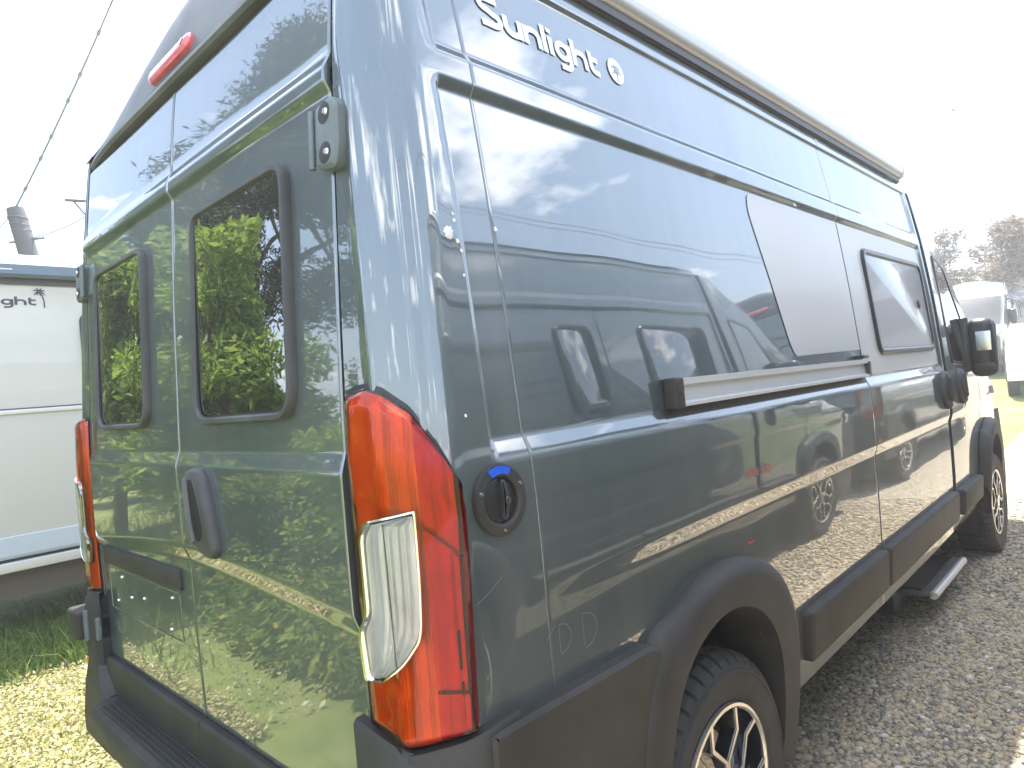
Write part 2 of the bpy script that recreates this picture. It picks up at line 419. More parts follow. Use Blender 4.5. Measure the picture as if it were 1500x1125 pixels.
# a monoline alphabet: x-height 1, stroke .25; each glyph (advance, strokes)
GL = {
 'S': (1.55, [[(1.28, 1.42)] + arc(0.55, 1.13, 0.42, 0.29, 90, 270, 10) + arc(0.88, 0.41, 0.42, 0.43 - 0.14, 90, -90, 10) + [(0.12, 0.12)]]),
 'u': (1.32, [[(0.12, 1.0), (0.12, 0.5)] + arc(0.52, 0.48, 0.40, 0.36, 180, 270, 8) + arc(0.66, 0.48, 0.4, 0.36, 270, 360, 8), [(1.06, 1.0), (1.06, 0.0)]]),
 'n': (1.32, [[(0.12, 0.0), (0.12, 1.0)], arc(0.52, 0.52, 0.40, 0.36, 180, 90, 8) + arc(0.66, 0.52, 0.4, 0.36, 90, 0, 8) + [(1.06, 0.0)]]),
 'l': (0.46, [[(0.14, 0.0), (0.14, 1.5)]]),
 'i': (0.46, [[(0.14, 0.0), (0.14, 1.0)], [(0.14, 1.22), (0.14, 1.46)]]),
 'g': (1.36, [arc(0.58, 0.5, 0.46, 0.40, 0, 360, 22), [(1.08, 1.0), (1.08, -0.05)] + arc(0.70, -0.05, 0.38, 0.36, 0, -90, 8) + [(0.25, -0.41)]]),
 'h': (1.32, [[(0.12, 0.0), (0.12, 1.5)], arc(0.52, 0.52, 0.40, 0.36, 180, 90, 8) + arc(0.66, 0.52, 0.4, 0.36, 90, 0, 8) + [(1.06, 0.0)]]),
 't': (1.0, [[(0.22, 1.34), (0.22, 0.45)] + arc(0.56, 0.45, 0.34, 0.33, 180, 270, 8) + [(0.86, 0.12)], [(0.10, 0.89), (0.84, 0.89)]]),
 'C': (1.3, [[(1.1, 1.3), (0.4, 1.3), (0.14, 1.08), (0.14, 0.34), (0.4, 0.12), (1.1, 0.12)]]),
 'L': (1.15, [[(0.14, 1.42), (0.14, 0.12), (1.0, 0.12)]]),
 'I': (0.5, [[(0.14, 0.0), (0.14, 1.42)]]),
 'F': (1.15, [[(0.14, 0.0), (0.14, 1.3), (1.0, 1.3)], [(0.14, 0.72), (0.85, 0.72)]]),
}
def lettering(name, text, Mp, a0, b0, xh, m, parent, h=0.002, sx=1.0, w=0.25, da=1):
    mb = MB(); x = 0.0
    for ch in text:
        adv, st = GL[ch]
        for i, one in enumerate(st):
            v, f = ribbon([one], w); mb.add([Mp(a0 + da * (x + q.x) * xh * sx, b0 + q.y * xh, h + 0.0004 * i) for q in v], f)
        x += adv
    return mb.build(name, m, parent, smooth=False, fix=False)

def palm_faces(scale, tr=((0.0, 0.0), (0.06, -0.35), (0.04, -0.75), (-0.06, -1.15))):
    """palm emblem drawn in 2-d: leaning trunk and seven fronds"""
    polys = []
    v, f = ribbon([tr], 0.13); polys.append((v, f))
    for a, l, droop in ((155, 0.75, 0.25), (120, 0.55, 0.1), (60, 0.6, 0.15), (25, 0.75, 0.3), (-20, 0.7, 0.3), (205, 0.65, 0.3), (-75, 0.6, 0.0), (-125, 0.5, 0.1)):
        c, s_ = math.cos(math.radians(a)), math.sin(math.radians(a)); P_ = []
        for i in range(6):
            t = i / 5; P_.append((c * l * t, s_ * l * t - droop * t * t))
        v, f = [], []
        for i, q in enumerate(P_):
            d = Vector(P_[min(i + 1, 5)]) - Vector(P_[max(i - 1, 0)]); d.normalize(); ww = 0.085 * math.sin(PI * min(1, (i / 5) * 0.9 + 0.1)); nn = Vector((-d.y, d.x)) * ww
            v += [Vector(q) + nn, Vector(q) - nn]
        f = [(2 * i, 2 * i + 1, 2 * i + 3, 2 * i + 2) for i in range(5)]; polys.append((v, f))
    return [([q * scale for q in v], f) for v, f in polys]

# ------------------------------------------------------------------ the panel van: surfaces
ZT = np.array([0, .35, .54, .71, .93, 1.27, 1.46, 1.68, 1.83, 2.07, 2.15, 2.42, 2.5])
XT = np.array([.98, 1.0, 1.015, 1.027, 1.03, 1.027, 1.015, .998, .985, .958, .946, .90, .87])
ZR = np.array([0.3, .7, 1.15, 1.4, 1.78, 2.15, 2.4, 2.5]); YR = np.array([0, -.004, -.010, -.010, .008, .030, .060, .080])
def _smooth_table(zt, vt):
    zz = np.linspace(zt[0], zt[-1], 260); vv = np.interp(zz, zt, vt); k = np.hanning(31); k /= k.sum()
    return zz, np.convolve(np.pad(vv, 15, mode='edge'), k, mode='valid')
_zx, _vx = _smooth_table(ZT, XT); _zr, _vr = _smooth_table(ZR, YR)
def xs(z): return np.interp(z, _zx, _vx)
def yr(z): return np.interp(z, _zr, _vr)
def sst(a, b_, x):
    t = np.clip((x - a) / (b_ - a), 0, 1); return t * t * (3 - 2 * t)
def lst(a, b_, x): return np.clip((x - a) / (b_ - a), 0, 1)
CB = 0.09
def CA(z): return np.minimum(0.13, xs(z) - 0.812)

def d_side(y, z):
    """pressed relief of the flank: recessed window field, upper field, shoulder crease"""
    rec = lst(.145, .163, y) * (1 - lst(3.655, 3.675, y)) * lst(1.362, 1.404, z) * (1 - lst(2.064, 2.084, z))
    up = lst(.15, .17, y) * (1 - lst(3.655, 3.675, y)) * lst(2.132, 2.156, z) * (1 - lst(2.385, 2.393, z))
    cr = (1 - lst(1.082, 1.122, z)) * sst(.08, 1.1, y) * (1 - sst(.62, .86, 1.0 - np.clip(z, 0, 1)) * 0)
    wob = .0002 * np.sin(17 * y + 3 * z) * np.sin(9 * z + 1.3) + .0004 * np.sin(5.1 * y + 1.1 + 5 * z) + .0002 * np.sin(9 * z - 4 * y)
    return -.016 * rec - .011 * up - .012 * cr + wob

def d_rear(x, z):
    rib = lst(2.148, 2.122, z) * 0
    rib = np.where(z > 2.11, 1 - lst(2.118, 2.150, z), lst(2.072, 2.094, z))
    s = np.abs(x) / .8
    led = 1 - lst(1.362, 1.400, z)
    sag = .05 * s ** 1.5
    low = 1 - lst(1.112 - sag, 1.152 - sag, z)
    wob = .0006 * np.sin(9 * x + 2 * z) * np.sin(7 * z + .4) + .0004 * np.sin(15 * z + 4 * x) + .0005 * np.sin(5 * z - 6 * x)
    return .014 * rib + .012 * led - .015 * low + wob

def cab_x(y, z):
    t = np.clip((y - 3.9) / 2.1, 0, 1)
    return xs(z) - .10 * t ** 2 - .13 * t * np.maximum(0, z - 1.2) - .07 * np.clip((y - 5.55) / .45, 0, 1) ** 2
_AY = np.array([3.7, 3.95, 4.2, 4.4, 4.75, 5.05, 5.35, 5.7, 5.92, 6.02]); _AZ = np.array([2.42, 2.38, 2.22, 2.06, 1.76, 1.49, 1.24, 1.12, 1.02, .86])
def a_line(y): return np.interp(y, _AY, _AZ)

def Ms(sg):
    def f(y, z, h=0.0):
        x = float(xs(z) + d_side(y, z)) if y < 3.74 else float(cab_x(y, z))
        return (sg * (x + h), y, z)
    return f
def Mr(x, z, h=0.0):
    return (x, float(yr(z) - d_rear(x, z)) - h, z)
def Mc(sg):
    def f(u, z, h=0.0):
        X, Y, A = float(xs(z)), float(yr(z)), float(CA(z))
        if u < 0: return (sg * (X - A + u), Y - h, z)
        if u <= 1:
            t = u * PI / 2; return (sg * (X - A + (A + h) * math.sin(t)), Y + CB - (CB + h) * math.cos(t), z)
        return (sg * (X + h), Y + CB + (u - 1), z)
    return f

def fine(lo, hi, step, bands):
    a = list(np.arange(lo, hi, step)) + [hi]
    for b0, b1, s in bands:
        if b1 > lo and b0 < hi: a += [q for q in np.arange(b0, b1 + 1e-6, s) if lo < q < hi]
    a = np.unique(np.round(np.array(a), 4)); keep = [a[0]]
    for q in a[1:]:
        if q - keep[-1] > .0022: keep.append(q)
    keep[-1] = hi
    return np.array(keep)

def grid(name, us, vs, fn, m, parent, flange=.014, keep=None, lip=.002):
    """panel over u, v with its edges turned in; fn(u, v, h) -> point, vectorised over arrays"""
    def k_(a): return min(1.0, (a[-1] - a[0]) / .5) if a[-1] - a[0] > .3 else .5
    def pad(a):
        b = a[(a > a[0] + .012 * k_(a)) & (a < a[-1] - .012 * k_(a))]; k = k_(a)
        return np.concatenate([[a[0], a[0], a[0] + lip * k, a[0] + .009 * k], b, [a[-1] - .009 * k, a[-1] - lip * k, a[-1], a[-1]]])
    U, V = (pad(us), pad(vs)) if flange else (us, vs)
    nu, nv = len(U), len(V); UU, VV = np.meshgrid(U, V, indexing='ij'); H = np.zeros_like(UU)
    if flange:
        H[0, :] = H[-1, :] = -flange; H[:, 0] = H[:, -1] = -flange
        H[1, 1:-1] = H[-2, 1:-1] = -lip * .8; H[1:-1, 1] = np.minimum(H[1:-1, 1], -lip * .8); H[1:-1, -2] = np.minimum(H[1:-1, -2], -lip * .8)
    P_ = fn(UU, VV, H).reshape(-1, 3)
    i, j = np.meshgrid(np.arange(nu - 1), np.arange(nv - 1), indexing='ij'); a = (i * nv + j).ravel()
    f = np.stack([a, a + nv, a + nv + 1, a + 1], 1)
    if keep is not None:
        c = P_[f].mean(1); f = f[keep(c)]
    o = np_mesh(name, P_, f, m, parent, smooth=True)
    o.data.set_sharp_from_angle(angle=math.radians(50))
    return o

ZF = [(1.06, 1.14, .006), (1.355, 1.41, .005), (2.058, 2.09, .004), (2.126, 2.162, .004), (2.380, 2.398, .003)]
ZFR = [(1.04, 1.16, .006), (1.355, 1.405, .005), (2.066, 2.155, .005)]
WY, WZ, WR = 0.87, 0.415, 0.345             # rear wheel centre and tyre radius
WB = 4.035
ARCH_OUT = [(.446, .60), (.50, .80), (.575, .915), (.654, .938), (.75, .968), (.844, .985), (.958, .990), (1.078, .972), (1.18, .935), (1.262, .882), (1.325, .79), (1.352, .69), (1.362, .60), (1.352, .50), (1.325, .40), (1.29, .33)]
ARCH_IN = [(.53, .40), (.545, .55), (.575, .68), (.62, .775), (.69, .838), (.76, .868), (.84, .884), (.92, .882), (1.0, .862), (1.07, .826), (1.13, .77), (1.17, .70), (1.19, .62), (1.196, .53), (1.19, .44), (1.17, .36)]

def smooth_line(p, n_):
    q = [p[0]] + list(p) + [p[-1]]; out = []
    for i in range(1, len(q) - 2):
        a, b_, c, d = [np.array(q[k]) for k in (i - 1, i, i + 1, i + 2)]
        for t in np.linspace(0, 1, n_, endpoint=False): out.append(tuple(.5 * (2 * b_ + (c - a) * t + (2 * a - 5 * b_ + 4 * c - d) * t * t + (3 * b_ - a - 3 * c + d) * t ** 3)))
    return out + [tuple(p[-1])]
ARCH_OUT, ARCH_IN = smooth_line(ARCH_OUT, 5), smooth_line(ARCH_IN, 5)

def wheel(parent, x, y, z, sg):
    """tyre with tread blocks, black alloy with machined double spokes"""
    t = empty("wheel", (x, y, z)); t.parent = parent
    W = .215
    prof = [(.215, -.035), (.222, -.012), (.245, .000), (.285, .006), (.296, .006), (.298, .0085), (.304, .0085), (.306, .004), (.315, .001), (.332, -.012), (.342, -.030), (.345, -.036), (.345, -.060), (.338, -.064), (.338, -.070), (.345, -.074), (.345, -.105), (.338, -.109), (.338, -.115), (.345, -.119), (.345, -.150), (.338, -.154), (.345, -.160), (.345, -.190), (.330, -.206), (.28, -.216), (.222, -.20)]
    ns = 176; mb = MB(); rings = []
    for r_, dx in prof:
        rg = []
        for k in range(ns):
            a = 2 * PI / 44 * (k // 4 + (0.0, .74, .77, .97)[k % 4]); cut = (k % 4 >= 2) and r_ > .316 and r_ < .3455
            rr = r_ - (.012 if cut else 0); rg.append((sg * dx, rr * math.cos(a), rr * math.sin(a)))
        rings.append(rg)
    mb.loft(rings, False, False); mb.build("tyre", M['tyre'], t, angle=13)
    # rim: lip, barrel, dish
    mb = MB(); pr = [(.222, -.010), (.220, .000), (.212, .001), (.206, -.004)]
    mb.loft([[(sg * dx, r_ * math.cos(2 * PI * k / 72), r_ * math.sin(2 * PI * k / 72)) for k in range(72)] for r_, dx in pr], False, False)
    rim = mb.build("rim", M['rimsilver'], t)
    mb = MB(); pr = [(.206, -.004), (.198, -.03), (.192, -.10), (.09, -.11), (.02, -.105)]
    mb.loft([[(sg * dx, r_ * math.cos(2 * PI * k / 48), r_ * math.sin(2 * PI * k / 48)) for k in range(48)] for r_, dx in pr], False, True); mb.build("barrel", M['rimblack'], t)
    for s5 in range(5):
        a0 = math.radians(90 + 72 * s5)
        bl, si = MB(), MB()
        def pt(r_, da, dx): return (sg * dx, r_ * math.cos(a0 + da), r_ * math.sin(a0 + da))
        # black web between the two machined edges
        for side in (-1, 1):
            P_ = [(.045, .12 * side), (.085, .07 * side), (.155, .44 * side), (.207, .32 * side)]
            for i in range(3):
                (ra, da), (rb, db) = P_[i], P_[i + 1]; w = .012
                for mbx, dz0, dz1, ww in ((bl, -.045, -.006, .016), (si, -.006, -.002, .011)):
                    v = [pt(ra, da - ww / ra * .5, dz0), pt(ra, da + ww / ra * .5, dz0), pt(rb, db + ww / rb * .5, dz0), pt(rb, db - ww / rb * .5, dz0),
                         pt(ra, da - ww / ra * .5, dz1), pt(ra, da + ww / ra * .5, dz1), pt(rb, db + ww / rb * .5, dz1), pt(rb, db - ww / rb * .5, dz1)]
                    mbx.add(v, [(0, 1, 2, 3), (4, 5, 6, 7), (0, 1, 5, 4), (1, 2, 6, 5), (2, 3, 7, 6), (3, 0, 4, 7)])
        v = [pt(.045, -.62, -.012), pt(.045, .62, -.012), pt(.206, .62, -.03), pt(.206, .36, -.03), pt(.10, .30, -.022), pt(.10, -.30, -.022), pt(.206, -.36, -.03), pt(.206, -.62, -.03)]
        bl.add(v, [(0, 1, 4, 5), (1, 2, 3, 4), (0, 5, 6, 7)])
        bl.build("spoke_web", M['rimblack'], t, smooth=False); si.build("spoke_face", M['rimsilver'], t, smooth=False)
    mb = MB(); mb.loft([[(sg * dx, r_ * math.cos(2 * PI * k / 28), r_ * math.sin(2 * PI * k / 28)) for k in range(28)] for r_, dx in ((.052, -.03), (.052, -.004), (.045, .002), (.03, .003))], False, True)
    mb.build("hub_cap", M['rimblack'], t)
    mb = MB(); mb.loft([[(sg * dx, r_ * math.cos(2 * PI * k / 40), r_ * math.sin(2 * PI * k / 40)) for k in range(40)] for r_, dx in ((.14, -.098), (.14, -.085), (.03, -.085))], False, True)
    mb.build("brake_disc", M['alu'], t)
    return t

def build_van():
    R = empty("camper_van")
    pt_ = M['paint']
    # ---------------- flanks
    for sg in (1, -1):
        S, C = Ms(sg), Mc(sg)
        def fside(Y, Z, H, sg=sg): return np.stack([sg * (xs(Z) + d_side(Y, Z) + H), Y, Z], -1)
        zs = fine(.46, 2.44, .045, ZF)
        YF = [(.14, .17, .004), (3.65, 3.68, .004)]
        gone = lambda c: ~(((c[:, 1] - WY) ** 2 / .40 ** 2 + (c[:, 2] - WZ) ** 2 / .52 ** 2) < 1)
        # rear quarter with the rounded corner
        def fq(Q, Z, H, sg=sg):
            X, Y0, A = xs(Z), yr(Z), CA(Z)
            t = np.clip(Q - 1, 0, 1) * PI / 2
            bead = .004 * np.exp(-((Q - 1.55) / .035) ** 2) - .003 * np.exp(-((Q - 1.66) / .03) ** 2) + .003 * np.exp(-((Q - 1.06) / .05) ** 2)
            Hh = H + bead * (Z < 2.41)
            flat = np.clip(Q, 0, 1)
            xr = .806 + (X - A - .806) * flat
            x = np.where(Q < 1, xr, X - A + (A + Hh) * np.sin(t)); y = np.where(Q < 1, Y0 - Hh, Y0 + CB - (CB + Hh) * np.cos(t))
            q3 = np.clip(Q - 2, 0, 1); ys_ = (Y0 + CB) + (.2440 - Y0 - CB) * q3
            x = np.where(Q > 2, X + d_side(ys_, Z) + Hh, x); y = np.where(Q > 2, ys_, y)
            return np.stack([sg * x, y, Z], -1)
        qs = np.unique(np.concatenate([np.linspace(0, 1, 5), np.linspace(1, 2, 41), np.linspace(2, 3, 9), np.linspace(2.3, 2.75, 24)]))
        grid("quarter_panel", qs, fine(.86, 2.44, .045, ZF), fq, pt_, R)
        grid("side_panel", fine(.2465, 2.330, .06, YF), zs, fside, pt_, R, keep=gone)
        if sg > 0:
            sd = grid("sliding_door", fine(2.3335, 3.70, .06, YF), zs, fside, pt_, R)
        else:
            sd = grid("mid_panel", fine(2.3335, 3.70, .06, YF), zs, fside, pt_, R)
        # backing behind the gaps
        def fin(Y, Z, H, sg=sg): return np.stack([sg * (xs(Z) - .035 + H), Y, Z], -1)
        grid("inner_shell", np.linspace(.1, 3.8, 38), np.linspace(.5, 2.42, 20), fin, M['inner'], R, flange=0, keep=gone)
        # front door and wing
        def fcab(Y, V, H, sg=sg):
            z = .50 + V * (a_line(Y) - .50); crs = -.013 * (1 - lst(1.082, 1.122, z))
            return np.stack([sg * (cab_x(Y, z) + crs + H), Y, z], -1)
        vs = np.unique(np.concatenate([np.linspace(0, 1, 34), np.linspace(.28, .5, 40)]))
        gf = lambda c: ~(((c[:, 1] - WY - WB) ** 2 / .40 ** 2 + (c[:, 2] - WZ) ** 2 / .50 ** 2) < 1)
        fd = grid("front_door", np.linspace(3.77, 4.70, 20), vs, fcab, pt_, R, keep=gf)
        grid("front_wing", np.linspace(4.706, 6.0, 26), vs, fcab, pt_, R, keep=gf)
        MB().loft([[S(y, z, -.02) for y, z in ((3.69, .55), (3.78, .55), (3.78, 2.36), (3.69, 2.36))], [S(y, z, -.008) for y, z in ((3.69, .55), (3.78, .55), (3.78, 2.36), (3.69, 2.36))]]).build("pillar_seal", M['plastic_smooth'], R)
        gl = round_poly([(3.90, 1.40), (4.60, 1.36), (4.56, 1.62), (4.24, 2.00), (3.92, 2.06)], .05)
        frame_ring("window_seal", gl, .022, S, -.004, .008, M['plastic_smooth'], fd)
        stack("window", [(inset(gl, .018), -.004), (inset(gl, .018), .003)], S, M['glass'], fd)
        # door handles
        for y, par in ((3.62, sd), (4.02, fd)):
            if sg < 0 and par is sd: continue
            hd = plate("handle", circ(y, 1.265, .055, 28, .105), S, -.005, .036, .02, M['plastic_smooth'], par)
            plate("handle_grip", rrect(y - .028, y + .006, 1.20, 1.34, .016, 4), S, .03, .046, .01, M['plastic'], hd)
        # mouldings, each its own piece
        for y0, y1 in ((1.463, 2.318), (2.340, 3.690)):
            o = rrect(y0, y1, .536, .700, .018, 4)
            stack("side_moulding", [(o, -.03), (o, .022), (inset(o, .006), .03), (inset(o, .018), .034)], S, M['plastic'], R)
        for y0, y1 in ((3.775, 4.36),):
            o = rrect(y0, y1, .545, .690, .018, 4); stack("side_moulding", [(o, -.03), (o, .022), (inset(o, .006), .03), (inset(o, .018), .034)], S, M['plastic'], R)
        # sill below the doors
        MB().loft([[S(y, z, h) for z, h in ((.54, -.002), (.50, -.008), (.455, -.020), (.44, -.04), (.44, -.12), (.54, -.12))] for y in np.linspace(1.33, 4.42, 24)]).build("sill", pt_, R)
        if sg > 0:
            MB().loft([[S(y, z, h) for z, h in ((.452, -.022), (.456, -.014), (.446, -.012), (.440, -.022))] for y in np.linspace(2.36, 3.62, 14)]).build("sill_trim", M['alu'], R)
        # lower rear cladding and wheel arch flare
        ob = round_poly([(.056, .928), (.10, .929), (.30, .922), (.555, .912), (.60, .86), (.53, .66), (.50, .42), (.058, .42)], [.005, .01, .05, .03, .03, .05, .01, .01], 4)
        stack("quarter_cladding", [(ob, -.02), (ob, .026), (inset(ob, .008), .034)], S, M['plastic'], R)
        n_ = len(ARCH_OUT)
        for yc, nm in ((0.0, "wheel_arch"), (WB, "wheel_arch")):
            ao = ARCH_OUT; ai = ARCH_IN; rings = []
            for (yo, zo), (yi, zi) in zip(ao, ai):
                ym, zm = (yo * .62 + yi * .38), (zo * .62 + zi * .38)
                yq, zq = (yo * .88 + yi * .12), (zo * .88 + zi * .12)
                pts = [S(yo + yc, zo, -.010), S(yo + yc, zo, .012), S(yq + yc, zq, .036), S(ym + yc, zm, .052), S(yi + yc, zi, .048), S(yi + yc, zi, .030), S(yi + yc, zi, -.12)]
                rings.append(pts)
            MB().loft(rings, False, False, close=False).build(nm, M['plastic'] if yc == 0 else [M['plastic']], R, angle=50)
            # dark well
            mb = MB(); rr = []
            for xw in (.97, .62):
                rr.append([(sg * xw, WY + yc + .395 * math.cos(a), WZ + .02 + .50 * math.sin(a)) for a in np.linspace(-.35, PI + .35, 26)])
            mb.loft(rr, False, False, close=False); mb.add([(sg * .62, WY + yc + .40 * math.cos(a), WZ + .02 + .50 * math.sin(a)) for a in np.linspace(-.35, PI + .35, 26)], [tuple(range(26))])
            mb.build("wheel_well", M['hole'], R)
            wheel(R, sg * 1.032, WY + yc, WZ, sg)
        # ---------------- tail lamp on the corner
        zt_u = [-.09, -.02, .178, .444, .685, .838, .9]; zt_z = [1.511, 1.522, 1.510, 1.475, 1.411, 1.362, 1.292]
        zb_u = [-.09, .082, .434, .9]; zb_z = [.907, .884, .908, .930]
        lp = empty("tail_lamp"); lp.parent = R
        def lamp_grid(nm, ua, ub, ba, bb, h, m_, nu=22, nv=40, border=True, open_=None):
            us_, bs_ = np.linspace(ua, ub, nu), np.linspace(ba, bb, nv); mb = MB(); v = []
            for i, u in enumerate(us_):
                for j, b_ in enumerate(bs_):
                    zt, zb = np.interp(u, zt_u, zt_z), np.interp(u, zb_u, zb_z); z = zb + b_ * (zt - zb)
                    ue = u * (1 - .12 * (1 - b_) * max(u, 0)) if u > 0 else u
                    A = float(CA(z)); uu = ue if ue > 0 else ue / .09 * (float(xs(z)) - A - .812)
                    e = min(1, 1 if open_ == 'lo' else i, 1 if open_ == 'hi' else nu - 1 - i, j, nv - 1 - j) if border else 1
                    hh = h(u, b_) if callable(h) else h; v.append(C(uu, z, hh if e >= 1 else min(hh - .002, .004)))
            f = [(i * nv + j, (i + 1) * nv + j, (i + 1) * nv + j + 1, i * nv + j + 1) for i in range(nu - 1) for j in range(nv - 1)]
            mb.add(v, f); return mb.build(nm, m_, lp, angle=60)
        lamp_grid("lamp_gasket", -.092, .895, -.004, 1.004, .003, M['plastic_smooth'])
        def relief(u, b_): return .0055 + .0030 * abs(math.sin(u * 17)) + (.006 if (b_ < .16 or b_ > .67) else 0) + .004 * math.exp(-((b_ - .8) / .05) ** 2)
        lamp_grid("lamp_reflector", -.078, .80, .02, .98, relief, M['reflect'], 70, 60)
        lamp_grid("lens", -.088, .470, .012, .988, .024, M['lens_lit'], open_='hi')
        lamp_grid("side_lens", .472, .86, .012, .988, .024, M['lens_red'], open_='lo')
        lamp_grid("lens_edge", .80, .892, .01, .97, .0165, M['lens_dark'], 6)
        for ba in (.235, .055): lamp_grid("lens_slot", .70, .755, ba, ba + .15, .013, M['hole'], 3, 12)
        lamp_grid("lens_joint", .46, .80, .168, .174, .0205, M['lens_dark'], 16, 3)
        lamp_grid("lens_joint", .46, .80, .655, .662, .0205, M['lens_dark'], 16, 3)
        # clear reversing window with bezel
        cl = round_poly([(-.035, 1.262), (-.01, 1.288), (.43, 1.308), (.415, 1.18), (.39, 1.10), (.22, 1.050), (-.01, 1.012), (-.058, 1.004), (-.066, 1.09), (-.035, 1.12)], [.02, .02, .01, .05, .08, .08, .03, .01, .02, .02], 4)
        def Cl(u, z, h):
            A = float(CA(z)); uu = u if u > 0 else u / .09 * (float(xs(z)) - A - .812); return C(uu, z, h)
        def sub(o): # denser outline so that it follows the corner
            out = []
            for i in range(len(o)):
                a, b_ = Vector(o[i]), Vector(o[(i + 1) % len(o)]); k = max(1, int((b_ - a).length / .03)); out += [tuple(a.lerp(b_, j / k)) for j in range(k)]
            return out
        def uvscale(o, s):  # shrink in the stretched (u, z) plane
            cu, cz = sum(q[0] for q in o) / len(o), sum(q[1] for q in o) / len(o); return [(cu + (q[0] - cu) * s, cz + (q[1] - cz) * (1 - (1 - s) * .55)) for q in o]
        cl = sub(cl)
        MB().loft([[Cl(u, z, h) for u, z in o] for o, h in ((cl, .012), (cl, .031), (uvscale(cl, .95), .032), (uvscale(cl, .92), .024))], False, False).build("lens_bezel", M['chrome'], lp)
        o1 = uvscale(cl, .91); v, f = [], []
        # fill between left and right borders row by row
        zz = np.linspace(min(q[1] for q in o1) + .002, max(q[1] for q in o1) - .002, 34); nrow = 22
        for z in zz:
            xsn = []
            for i in range(len(o1)):
                (a0, z0), (a1, z1) = o1[i], o1[(i + 1) % len(o1)]
                if (z0 - z) * (z1 - z) <= 0 and abs(z1 - z0) > 1e-9: xsn.append(a0 + (z - z0) / (z1 - z0) * (a1 - a0))
            lo, hi = min(xsn), max(xsn); v += [Cl(lo + (hi - lo) * k / (nrow - 1), z, .0255 + (.0035 * abs(math.sin(k * .9)))) for k in range(nrow)]
        f = [(i * nrow + k, i * nrow + k + 1, (i + 1) * nrow + k + 1, (i + 1) * nrow + k) for i in range(len(zz) - 1) for k in range(nrow - 1)]
        MB().add(v, f).build("reversing_reflector", M['reflect_white'], lp)
        v2 = []
        for z in zz:
            xsn = []
            for i in range(len(o1)):
                (a0, z0), (a1, z1) = o1[i], o1[(i + 1) % len(o1)]
                if (z0 - z) * (z1 - z) <= 0 and abs(z1 - z0) > 1e-9: xsn.append(a0 + (z - z0) / (z1 - z0) * (a1 - a0))
            lo, hi = min(xsn), max(xsn); v2 += [Cl(lo + (hi - lo) * k / (nrow - 1), z, .0305) for k in range(nrow)]
        MB().add(v2, f).build("clear_lens", M['lens_glass'], lp)
        dv = []
        for z in np.linspace(1.03, 1.285, 20): dv += [Cl(.14, z, .026), Cl(.143, z, .0298), Cl(.157, z, .0298), Cl(.16, z, .026)]
        MB().loft([dv[i * 4:i * 4 + 4] for i in range(20)]).build("lens_divider", M['chrome'], lp)
        # hinges, upper and lower
        zc = 1.985
        hg = [(sg * a, b_) for a, b_ in round_poly([(.776, 1.925), (.838, 1.915), (.848, 1.95), (.848, 2.03), (.832, 2.050), (.776, 2.043)], .018, 4)]
        Mh = lambda x, z, h: (x, float(yr(z)) - h, z)
        hin = stack("hinge", [(hg, -.03), (hg, .018), (inset(hg, .004), .023), (inset(hg, .009), .025)], Mh, M['hinge'], R)
        for z in (1.948, 2.022):
            stack("hinge_bore", [(circ(sg * .812, z, .020, 24), .0255), (circ(sg * .812, z, .017, 24), .0262)], Mh, M['hole'], hin)
            stack("bolt", [(circ(sg * .819, z, .007, 12), .026), (circ(sg * .819, z, .005, 12), .030)], Mh, M['screw'], hin)
        MB().tube([Mh(sg * .764, 1.930, .022), Mh(sg * .764, 2.040, .022)], .006, 12).build("hinge_pin", M['hinge'], hin)
        st = rrect(*sorted((sg * .68, sg * .765)), 1.935, 2.035, .01, 3)
        # lower hinge block
        MB().box(*sorted((sg * .905, sg * 1.035)), -.075, .03, .735, .835, .012).build("lower_hinge", M['plastic'], R)
        MB().box(*sorted((sg * .80, sg * .90)), -.040, .03, .745, .825, .006).tube([(sg * .895, -.045, .735), (sg * .895, -.045, .838)], .012, 12).build("hinge_strap", M['hinge'], R)
        # bumper post under the lamp
        rings = []
        for z, dx, dy in ((.896, 0, 0), (.875, .016, .02), (.80, .02, .024), (.66, .006, .024), (.58, -.004, .04), (.48, -.008, .05), (.42, -.015, .05), (.36, -.04, .02)):
            x0, x1 = (.80 if z > .66 else .80 - .085 * min(1, (.66 - z) / .08)), 1.028 + dx
            rings.append([(sg * x0, .06, z), (sg * x0, -.012 - dy * .6, z), (sg * (x0 + .02), -.018 - dy, z), (sg * .93, -.018 - dy, z), (sg * (x1 - .035), .006 - dy * .6, z), (sg * x1, .045, z), (sg * x1, .058, z), (sg * .9, .08, z)])
        MB().loft(rings).build("bumper_corner", M['plastic'], R)
        co = [(-.13, .80), (1.0, .80), (1.0, .915), (.434, .906), (.082, .882), (-.06, .897), (-.13, .905)]; v = []
        for u in np.linspace(-.12, 1.05, 30):
            zt = float(np.interp(u, [-.13, -.06, .082, .434, .8, 1.05], [.917, .906, .888, .914, .932, .940])); v += [C(u, .80, .024), C(u, zt - .008, .024), C(u, zt, .018), C(u, zt + .002, .0)]
        MB().add(v, [(i * 4 + j, (i + 1) * 4 + j, (i + 1) * 4 + j + 1, i * 4 + j + 1) for i in range(29) for j in range(3)]).build("bumper_collar", M['plastic'], R)
        MB().loft([[(sg * x, y, z) for x, y in ((1.006, -.030), (1.036, .010), (1.028, .016), (.998, -.024))] for z in (.575, .645)]).build("reflector", M['amber'], R, smooth=False)

